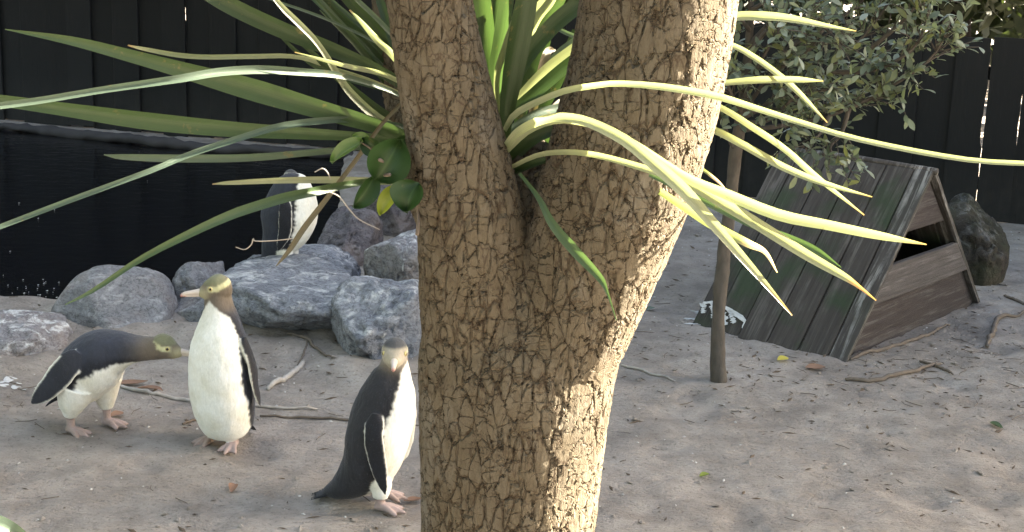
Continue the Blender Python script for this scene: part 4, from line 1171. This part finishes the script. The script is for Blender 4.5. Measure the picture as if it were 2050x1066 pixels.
# ------------------------------------------------------------------ penguins
WHITE = np.array((0.72, 0.71, 0.66)); SLATE = np.array((0.030, 0.034, 0.049)); BLACK = np.array((0.009, 0.0095, 0.013))
BUFF = np.array((0.135, 0.108, 0.084)); YEL = np.array((0.52, 0.50, 0.30)); OLIVE = np.array((0.165, 0.165, 0.10)); PINK = np.array((0.33, 0.25, 0.235))
def lerp(a, b, t): return np.asarray(a)[None] * (1 - np.asarray(t)[:, None]) + np.asarray(b)[None] * np.asarray(t)[:, None] if np.ndim(t) else np.asarray(a) * (1 - t) + np.asarray(b) * t

def body_loft(st, back_c=SLATE, head_c=BUFF, nr=150, ns=96):
    """st rows: x, z, lateral radius, depth radius, white half-angle, head-colour mix"""
    S = catmull(st, nr); S[:, 2:4] = np.maximum(S[:, 2:4], 0.004)
    T = np.gradient(S[:, :2], axis=0); T /= np.linalg.norm(T, axis=1)[:, None]
    ph = np.linspace(-math.pi, math.pi, ns, endpoint=False)
    V = np.zeros((nr, ns, 3)); C = np.zeros((nr, ns, 3))
    for i in range(nr):
        nx_, nz_ = T[i, 1], -T[i, 0]
        wv_, dv_ = S[i, 2], S[i, 3]
        ex = np.sign(np.cos(ph)) * np.abs(np.cos(ph)) ** 0.92; ey = np.sign(np.sin(ph)) * np.abs(np.sin(ph)) ** 0.92
        V[i, :, 0] = S[i, 0] + dv_ * ex * nx_; V[i, :, 2] = S[i, 1] + dv_ * ex * nz_; V[i, :, 1] = wv_ * ey
        a = np.degrees(np.abs(ph)); wob = 2.0 * np.sin(i * 0.35) + 2.0 * np.sin(i * 0.13 + ph * 3) + 2.2 * np.sin(i * 1.13 + 1.7 * np.sin(i * .37))
        lim = S[i, 4] + (wob if S[i, 4] > 5 else 0)
        lim = lim + np.zeros(ns)
        k = sstep(1, -1, (a - lim) / 2.5) * (S[i, 4] > 3)
        edge = 1 - sstep(6, 34, a - lim)
        bc = lerp(back_c, BLACK, edge * 0.8)
        mx = np.clip(S[i, 5], 0, 1)
        bc = bc * (1 - mx) + head_c[None] * mx
        C[i] = bc * (1 - k)[:, None] + WHITE[None] * k[:, None]
    F = []
    for i in range(nr - 1):
        for k in range(ns):
            F.append((i * ns + k, i * ns + (k + 1) % ns, (i + 1) * ns + (k + 1) % ns, (i + 1) * ns + k))
    F.append(tuple(range(ns))); F.append(tuple((nr - 1) * ns + k for k in range(ns)))
    return V.reshape(-1, 3), F, C.reshape(-1, 3)

def head_loft(center, fwd, up, sc, pale=False):
    f = np.asarray(fwd, float); f /= np.linalg.norm(f)
    u = np.asarray(up, float); u = u - (u @ f) * f; u /= np.linalg.norm(u); s = np.cross(u, f)
    st = np.array([(-.056, -.004, .004, .004), (-.051, -.002, .022, .024), (-.036, .001, .035, .040), (-.014, .003, .041, .046), (.010, .001, .039, .043), (.030, -.006, .030, .033), (.046, -.011, .020, .022), (.056, -.014, .0135, .014), (.060, -.0145, .010, .011)]) * sc
    S = catmull(st, 70); ns = 64; V = []; C = []
    ph = np.linspace(-math.pi, math.pi, ns, endpoint=False)
    for i in range(70):
        sv = S[i, 2] * np.sin(ph); vv = S[i, 1] + S[i, 3] * np.cos(ph); uu = np.full(ns, S[i, 0])
        V.append(np.asarray(center) + uu[:, None] * f + sv[:, None] * s + vv[:, None] * u)
        un, vn, sn = uu / sc, vv / sc, np.abs(sv) / sc
        c = np.tile(BUFF, (ns, 1))
        chin = sstep(0.012, 0.05, un) * (1 - sstep(-0.01, 0.02, vn))
        c = lerp2(c, np.array((0.34, 0.31, 0.20)), chin)
        crown = sstep(0.012, 0.022, vn) * sstep(-0.046, -0.030, un)
        c = lerp2(c, OLIVE, crown)
        # pale band: round the eye, then back and round the nape
        cy = 0.004 + np.where(un < 0.0, (-un) * 0.42, 0.0)
        band = (1 - sstep(0.0075, 0.0115, np.abs(vn - cy))) * (1 - sstep(0.022, 0.034, un))
        c = lerp2(c, YEL if not pale else np.array((0.46, 0.44, 0.36)), band * sstep(-0.060, -0.05, un))
        if pale:
            c = lerp2(c, np.array((0.36, 0.32, 0.26)), sstep(-0.02, 0.02, un) * 0.75)
            c = lerp2(c, np.array((0.055, 0.056, 0.06)), sstep(0.020, 0.030, vn))
            c = lerp2(c, np.array((0.10, 0.09, 0.08)), (1 - sstep(0.006, 0.012, np.hypot(un - .018, vn - .006))) * 0.8)
        C.append(c)
    F = []
    for i in range(69):
        for k in range(ns): F.append((i * ns + k, i * ns + (k + 1) % ns, (i + 1) * ns + (k + 1) % ns, (i + 1) * ns + k))
    F.append(tuple(range(ns))); F.append(tuple(69 * ns + k for k in range(ns)))
    return np.vstack(V), F, np.vstack(C), (f, s, u)
def lerp2(c, t, k): return c * (1 - k)[:, None] + np.asarray(t)[None] * k[:, None]

def flipper_loft(pts, wdir, width, outn, fcol=BLACK * 1.25, inner=WHITE, rim=0.93):
    P = catmull(pts, 60); n = 40
    T = np.gradient(P, axis=0); T /= np.linalg.norm(T, axis=1)[:, None]
    V = []; C = []
    for i in range(60):
        t = i / 59
        prof = np.interp(t, [0, .06, .2, .45, .75, .92, 1.0], [.45, .72, .95, 1.0, .80, .48, .08]) * width / 2
        th = np.interp(t, [0, .3, .8, 1], [.016, .011, .007, .003])
        wd = np.asarray(wdir, float); wd = wd - (wd @ T[i]) * T[i]; wd /= np.linalg.norm(wd)
        on = np.cross(T[i], wd); on *= np.sign(on @ np.asarray(outn)) or 1
        for k in range(n):
            a = 2 * math.pi * k / n
            V.append(P[i] + wd * prof * math.cos(a) + on * th * math.sin(a))
            m = math.sin(a); e = abs(math.cos(a))
            c = fcol if m > 0 else inner
            if e > rim and (t > 0.22): c = WHITE * 0.95
            C.append(c)
    F = []
    for i in range(59):
        for k in range(n): F.append((i * n + k, i * n + (k + 1) % n, (i + 1) * n + (k + 1) % n, (i + 1) * n + k))
    F.append(tuple(range(n))); F.append(tuple(59 * n + k for k in range(n)))
    return np.array(V), F, np.array(C)

def limb(pts, rad, c0, c1=None, split=None, n=40, m=60, flat=1.0, up=(0, 0, 1)):
    P = catmull(pts, m)
    V, F = tube(P, list(rad), n, up=None if flat == 1.0 else up, flat=flat)
    C = np.tile(np.asarray(c0, float), (len(V), 1))
    if c1 is not None:
        k = (np.arange(m).repeat(n) / m) > split
        C[k] = c1
    return np.array(V), F, C

def foot(ankle, yaw, L=0.088):
    """three webbed toes with claws, flat on the ground"""
    parts = []
    ax, ay, az = ankle
    heel = (ax - 0.016 * math.cos(yaw), ay - 0.016 * math.sin(yaw), 0.016)
    for k, (da, ln) in enumerate(((-0.46, .88), (0.0, 1.0), (0.46, .88))):
        d = np.array((math.cos(yaw + da), math.sin(yaw + da), 0))
        p = [np.array(heel), np.array((ax, ay, 0.020)) + d * L * 0.30 * ln, np.array((ax, ay, 0.013)) + d * L * 0.68 * ln, np.array((ax, ay, 0.007)) + d * L * 0.92 * ln, np.array((ax, ay, 0.004)) + d * L * 1.06 * ln]
        parts.append(limb(p, (.013, .0105, .0085, .0068, .003), PINK, np.array((0.10, 0.07, 0.06)), 0.88, 16, 30))
    # web
    V = []; F = []; n = 20
    for j in (0, 1):
        for i in range(n + 1):
            a = yaw - 0.44 + 0.88 * i / n; r = L * (0.80 + 0.07 * math.cos(4 * math.pi * i / n))
            V.append((ax + r * math.cos(a), ay + r * math.sin(a), 0.011 if j else 0.003))
        V.append((heel[0], heel[1], 0.022 if j else 0.003))
    k = n + 2
    F.append(tuple(range(k))); F.append(tuple(range(2 * k - 1, k - 1, -1)))
    for i in range(k): F.append((i, (i + 1) % k, (i + 1) % k + k, i + k))
    parts.append((np.array(V), F, np.tile(PINK * 0.86, (len(V), 1))))
    return parts

def tail_piece(root, tip, width, seed):
    parts = []
    root = np.asarray(root, float); tip = np.asarray(tip, float); d = tip - root
    for k in range(9):
        a = (k - 4) / 4
        e = root + d * (1 - 0.13 * abs(a)) + np.array((0, a * width / 2, -0.004 * abs(a)))
        r0 = root + np.array((0, a * width * 0.18, 0))
        parts.append(limb([r0, (r0 + e) / 2 + [0, 0, 0.004], e], (.012, .009, .0055, .002), BLACK, n=10, m=16))
    return parts

def penguin(label, base, yaw, st, head, flippers, legs, tail, back_c=SLATE, head_c=BUFF, pale=False, leg_r=(.048, .038, .026), lean=0.0):
    base = Vector(base)
    root = thing('penguin', label, 'penguin', base, 'yellow-eyed penguins')
    ca, sa = math.cos(yaw), math.sin(yaw)
    Rz = np.array(((ca, -sa, 0), (sa, ca, 0), (0, 0, 1)))
    parts = [body_loft(st, back_c, head_c)]
    hv, hf, hc, fr = head_loft(head['c'], head['f'], head.get('u', (0, 0, 1)), head.get('s', 1.0), pale)
    parts.append((hv, hf, hc))
    for a in flippers: parts.append(flipper_loft(*a))
    for hip, knee, ank, fy in legs:
        parts.append(limb([hip, knee, (ank[0], ank[1], ank[2] + 0.012)], leg_r, WHITE))
        parts.append(limb([(ank[0], ank[1], ank[2] + 0.02), (ank[0], ank[1], 0.012)], (.0165, .014), PINK))
        parts += foot((ank[0], ank[1], 0), fy)
    if tail: parts += tail_piece(*tail)
    V = []; F = []; C = []
    for v, f, c in parts:
        b = sum(len(q) for q in V); V.append(v); C.append(c); F += [tuple(i + b for i in q) for q in f]
    V = np.vstack(V); C = np.vstack(C)
    def sh(a):
        a = np.array([tuple(q) for q in a], float); a[:, 1] -= lean * np.maximum(a[:, 2] - 0.05, 0); return a
    V = sh(V)
    RV, RF = remeshed(V, F, 0.0037, 3, 0.45)
    kd = kdtree.KDTree(len(V))
    for i, v in enumerate(V): kd.insert(v, i)
    kd.balance()
    idx_ = [kd.find(v)[1] for v in RV]
    RC = C[idx_]
    E = np.array([(q[a], q[a - 1]) for q in RF for a in range(len(q))])
    for _ in range(2):
        acc = np.zeros_like(RC); cnt = np.zeros(len(RC))
        np.add.at(acc, E[:, 0], RC[E[:, 1]]); np.add.at(acc, E[:, 1], RC[E[:, 0]])
        np.add.at(cnt, E[:, 0], 1); np.add.at(cnt, E[:, 1], 1)
        RC = 0.5 * RC + 0.5 * acc / np.maximum(cnt, 1)[:, None]
    bw = np.array(tuple(base))
    nv = np.zeros_like(RV)
    fa_ = np.array([q[:4] if len(q) > 3 else (q[0], q[1], q[2], q[2]) for q in RF])
    fn = np.cross(RV[fa_[:, 1]] - RV[fa_[:, 0]], RV[fa_[:, 2]] - RV[fa_[:, 0]])
    for q in range(4): np.add.at(nv, fa_[:, q], fn)
    nv /= np.linalg.norm(nv, axis=1)[:, None] + 1e-12
    amp = sstep(0.05, 0.10, RV[:, 2])
    RV = RV + nv * (amp * (0.0016 * vnoise(RV * [1, 1, 0.45], 75, 3, 2) + 0.0028 * vnoise(RV, 16, 4, 2)))[:, None]
    obj('body', (RV @ Rz.T) + bw, RF, M['plumage'], root, col=RC)
    # bill
    f, s, u = fr; c0 = np.asarray(head['c'], float); k = head.get('s', 1.0)
    def hp(a, b, d): return c0 + k * (a * f + b * s + d * u)
    bl = head.get('bill', 1.0)
    up_ = [hp(.044, 0, -.009), hp(.060, 0, -.010), hp(.060 + .026 * bl, 0, -.0115), hp(.060 + .046 * bl, 0, -.013), hp(.060 + .058 * bl, 0, -.0185), hp(.060 + .060 * bl, 0, -.023)]
    lo_ = [hp(.044, 0, -.020), hp(.060, 0, -.0200), hp(.060 + .026 * bl, 0, -.0205), hp(.060 + .046 * bl, 0, -.0205), hp(.060 + .053 * bl, 0, -.020)]
    v1, f1 = tube(catmull([tuple(p) for p in up_], 20), [.0120 * k, .0112 * k, .0088 * k, .0072 * k, .006 * k, .002 * k], 12)
    v2, f2 = tube(catmull([tuple(p) for p in lo_], 20), [.008 * k, .0072 * k, .0052 * k, .0042 * k, .002 * k], 12)
    tt_ = np.concatenate([np.arange(20).repeat(12) / 19, np.arange(20).repeat(12) / 19])
    bc = lerp(np.array((0.50, 0.42, 0.36)), np.array((0.38, 0.17, 0.13)), sstep(0.62, 0.85, tt_))
    v, f_ = merge([(v1, f1), (v2, f2)])
    obj('bill', (sh(v) @ Rz.T) + bw, f_, M['bill'], root, col=bc)
    for sg in (-1, 1):
        ec = hp(.0175, sg * .0315, .006); on = s * sg + f * 0.25; on /= np.linalg.norm(on)
        bm = bmesh.new(); bmesh.ops.create_uvsphere(bm, u_segments=20, v_segments=14, radius=0.0085 * k)
        ev = np.array([tuple(q.co) for q in bm.verts]); ef = [tuple(q.index for q in p.verts) for p in bm.faces]; bm.free()
        fm = [1 if (np.mean(ev[list(q)], axis=0) @ on) > 0.0085 * k * 0.80 else 0 for q in ef]
        obj('eye', (sh(ev + ec) @ Rz.T) + bw, ef, [M['eye'], M['pupil']], root, fm=fm)
    return root

# upright penguin: white front towards us, head in profile to the left
yawA = R(-118)
bA = on_ground(452, 889)
def toloc(yaw, v):
    c, s_ = math.cos(-yaw), math.sin(-yaw); return (v[0] * c - v[1] * s_, v[0] * s_ + v[1] * c, v[2])
stA = [(-.020, .032, .03, .03, 60, 0), (-.018, .046, .080, .072, 85, 0), (-.008, .09, .106, .096, 92, 0), (.004, .17, .119, .108, 90, 0), (.010, .27, .119, .106, 84, 0),
       (.006, .35, .113, .098, 82, 0), (-.002, .41, .100, .086, 80, 0), (-.008, .46, .083, .072, 78, 0), (-.010, .505, .064, .058, 66, .12), (-.008, .535, .052, .050, 30, .8), (-.004, .57, .046, .046, 0, 1), (0, .60, .036, .036, 0, 1), (0, .615, .01, .01, 0, 1)]
penguin('upright penguin with white front towards us and head turned left in profile', bA, yawA, stA,
        dict(c=(0.004, 0.0, .600), f=toloc(yawA, (-1, -0.22, -0.05)), s=1.06),
        [([(-.008, .098, .425), (-.015, .128, .34), (-.022, .136, .24), (-.026, .150, .165)], (1, 0.25, 0), .062, (0, 1, 0)),
         ([(-.008, -.098, .425), (-.02, -.125, .34), (-.035, -.128, .24), (-.045, -.130, .165)], (1, -0.2, 0), .062, (0, -1, 0))],
        [((.0, .048, .12), (.008, .050, .08), (.012, .050, .040), 0.25), ((.0, -.048, .12), (.008, -.050, .08), (.012, -.052, .040), -0.25)],
        ((-.085, 0, .075), (-.15, 0, .012), .07, 1), lean=0.06)

# bending penguin: in profile facing right, neck stretched forward
bB = on_ground(188, 862); yawB = R(-8)
cm = mpp(bB) / 2.317
def cb(x, y): return ((x - 432) * cm, (858 - y) * cm)
rows = [(268, 690, 14, 12, 0, 0), (292, 668, 62, 50, 40, 0), (346, 640, 112, 112, 78, 0), (400, 574, 128, 134, 80, 0), (455, 522, 130, 138, 76, 0), (510, 484, 120, 124, 74, 0), (558, 464, 100, 97, 66, 0), (605, 452, 82, 76, 52, .03), (655, 446, 66, 61, 36, .3), (708, 440, 58, 55, 20, .85), (765, 433, 52, 52, 0, 1), (806, 432, 42, 42, 0, 1), (828, 432, 10, 10, 0, 1)]
stB = [(*cb(x, y), a * cm, b * cm, p, q) for x, y, a, b, p, q in rows]
def c3(x, y, yy): a, b = cb(x, y); return (a, yy, b)
penguin('penguin bending forward with outstretched neck, in profile facing right', bB, yawB, stB,
        dict(c=c3(792, 428, 0), f=(1, 0, -0.03), s=1.04),
        [([c3(425, 450, -.088), c3(375, 520, -.124), c3(305, 605, -.136), c3(215, 690, -.138)], (0.69, 0.05, -0.72), .10, (0, -1, 0), np.array((0.022, 0.025, 0.035)), WHITE, 0.86),
         ([c3(430, 470, .098), c3(380, 525, .130), c3(320, 600, .150), c3(240, 665, .16)], (0.69, -0.05, -0.72), .08, (0, 1, 0))],
        [(c3(385, 625, -.050), c3(362, 710, -.056), (*[cb(352, 790)[0], -.056], .058), -0.35), (c3(455, 630, .05), c3(460, 690, .056), (*[cb(463, 745)[0], .062], .060), -0.2)],
        (c3(290, 690, 0), c3(205, 752, 0), .07, 2), leg_r=(.078, .052, .025))

# penguin beside the trunk: body in profile, face towards us
bC = on_ground(766, 1011); yawC = R(-14)
cc = mpp(bC) / 2.503
def cq(x, y): return ((x - 495) * cc, (958 - y) * cc)
rows = [(170, 934, 20, 8, 0, 0), (215, 914, 62, 32, 0, 0), (278, 886, 94, 66, 0, 0), (345, 836, 116, 100, 24, 0), (408, 766, 142, 130, 48, 0), (445, 690, 158, 146, 58, 0), (464, 610, 166, 156, 66, 0), (482, 525, 162, 158, 70, 0), (500, 445, 150, 151, 66, 0), (518, 365, 132, 132, 60, 0), (532, 300, 104, 108, 56, 0), (544, 250, 78, 82, 52, .1), (548, 215, 66, 68, 34, .6), (549, 180, 58, 60, 0, 1), (549, 140, 40, 42, 0, 1), (549, 122, 10, 10, 0, 1)]
stC = [(*cq(x, y), a * cc, b * cc, p, q) for x, y, a, b, p, q in rows]
def d3(x, y, yy): a, b = cq(x, y); return (a, yy, b)
penguin('grey-headed young penguin beside the trunk, side-on body with face towards us', bC, yawC, stC,
        dict(c=d3(549, 160, -.004), f=toloc(yawC, (0.05, -1, 0.02)), s=1.06),
        [([d3(508, 425, -.098), d3(505, 540, -.118), d3(528, 680, -.116), d3(562, 838, -.104)], (1, 0.05, 0.1), .068, (0, -1, 0)),
         ([d3(545, 425, .094), d3(565, 500, .118), d3(560, 650, .120), d3(545, 780, .115)], (1, -0.05, 0.1), .06, (0, 1, 0))],
        [(d3(480, 760, -.040), d3(510, 830, -.050), (*[cq(508, 900)[0], -.052], .036), 0.0), (d3(460, 770, .045), d3(470, 840, .052), (*[cq(462, 900)[0], .055], .036), 0.1)],
        (d3(300, 905, 0), d3(112, 952, 0), .10, 3), back_c=np.array((0.019, 0.0195, 0.024)), head_c=np.array((0.21, 0.175, 0.14)), pale=True, leg_r=(.040, .036, .025))

# far penguin on the rock, preening with its head turned away
YD = 7.28
bD = at(578, 536, YD); yawD = R(-10)
ce = mpp(bD) / 3.5525
def ch(x, y): return ((x - 500) * ce, (845 - y) * ce)
rows = [(290, 800, 12, 10, 0, 0), (335, 770, 60, 44, 0, 0), (385, 715, 120, 92, 20, 0), (440, 640, 165, 140, 44, 0), (480, 560, 190, 180, 60, 0), (504, 470, 195, 200, 66, 0), (520, 390, 185, 190, 66, 0), (530, 310, 160, 165, 66, 0), (535, 250, 128, 135, 66, 0), (540, 205, 95, 105, 60, 0), (540, 170, 50, 60, 40, 0.1), (540, 158, 12, 12, 0, 0.2)]
rows = [(x, y, a * 0.84, b, p, q) for x, y, a, b, p, q in rows]
stD = [(*ch(x, y), a * ce, b * ce, p, q) for x, y, a, b, p, q in rows]
def e3(x, y, yy): a, b = ch(x, y); return (a, yy, b)
penguin('far penguin on the rocks at the pond, head bowed away behind the leaves', bD, yawD, stD,
        dict(c=e3(508, 212, .03), f=toloc(yawD, (0.1, 1, -0.35)), s=0.95),
        [([e3(525, 330, -.108), e3(540, 440, -.134), e3(530, 560, -.134), e3(478, 690, -.118)], (1, 0.05, 0.1), .075, (0, -1, 0)),
         ([e3(570, 350, .09), e3(590, 450, .12), e3(575, 560, .12), e3(540, 690, .11)], (1, -0.05, 0.1), .06, (0, 1, 0))],
        [(e3(480, 700, -.04), e3(505, 770, -.045), (*[ch(510, 800)[0], -.045], .030), 0.0), (e3(480, 700, .04), e3(500, 770, .045), (*[ch(505, 800)[0], .045], .030), 0.1)],
        (e3(330, 790, 0), e3(185, 812, 0), .085, 4), back_c=np.array((0.026, 0.030, 0.043)), pale=True)
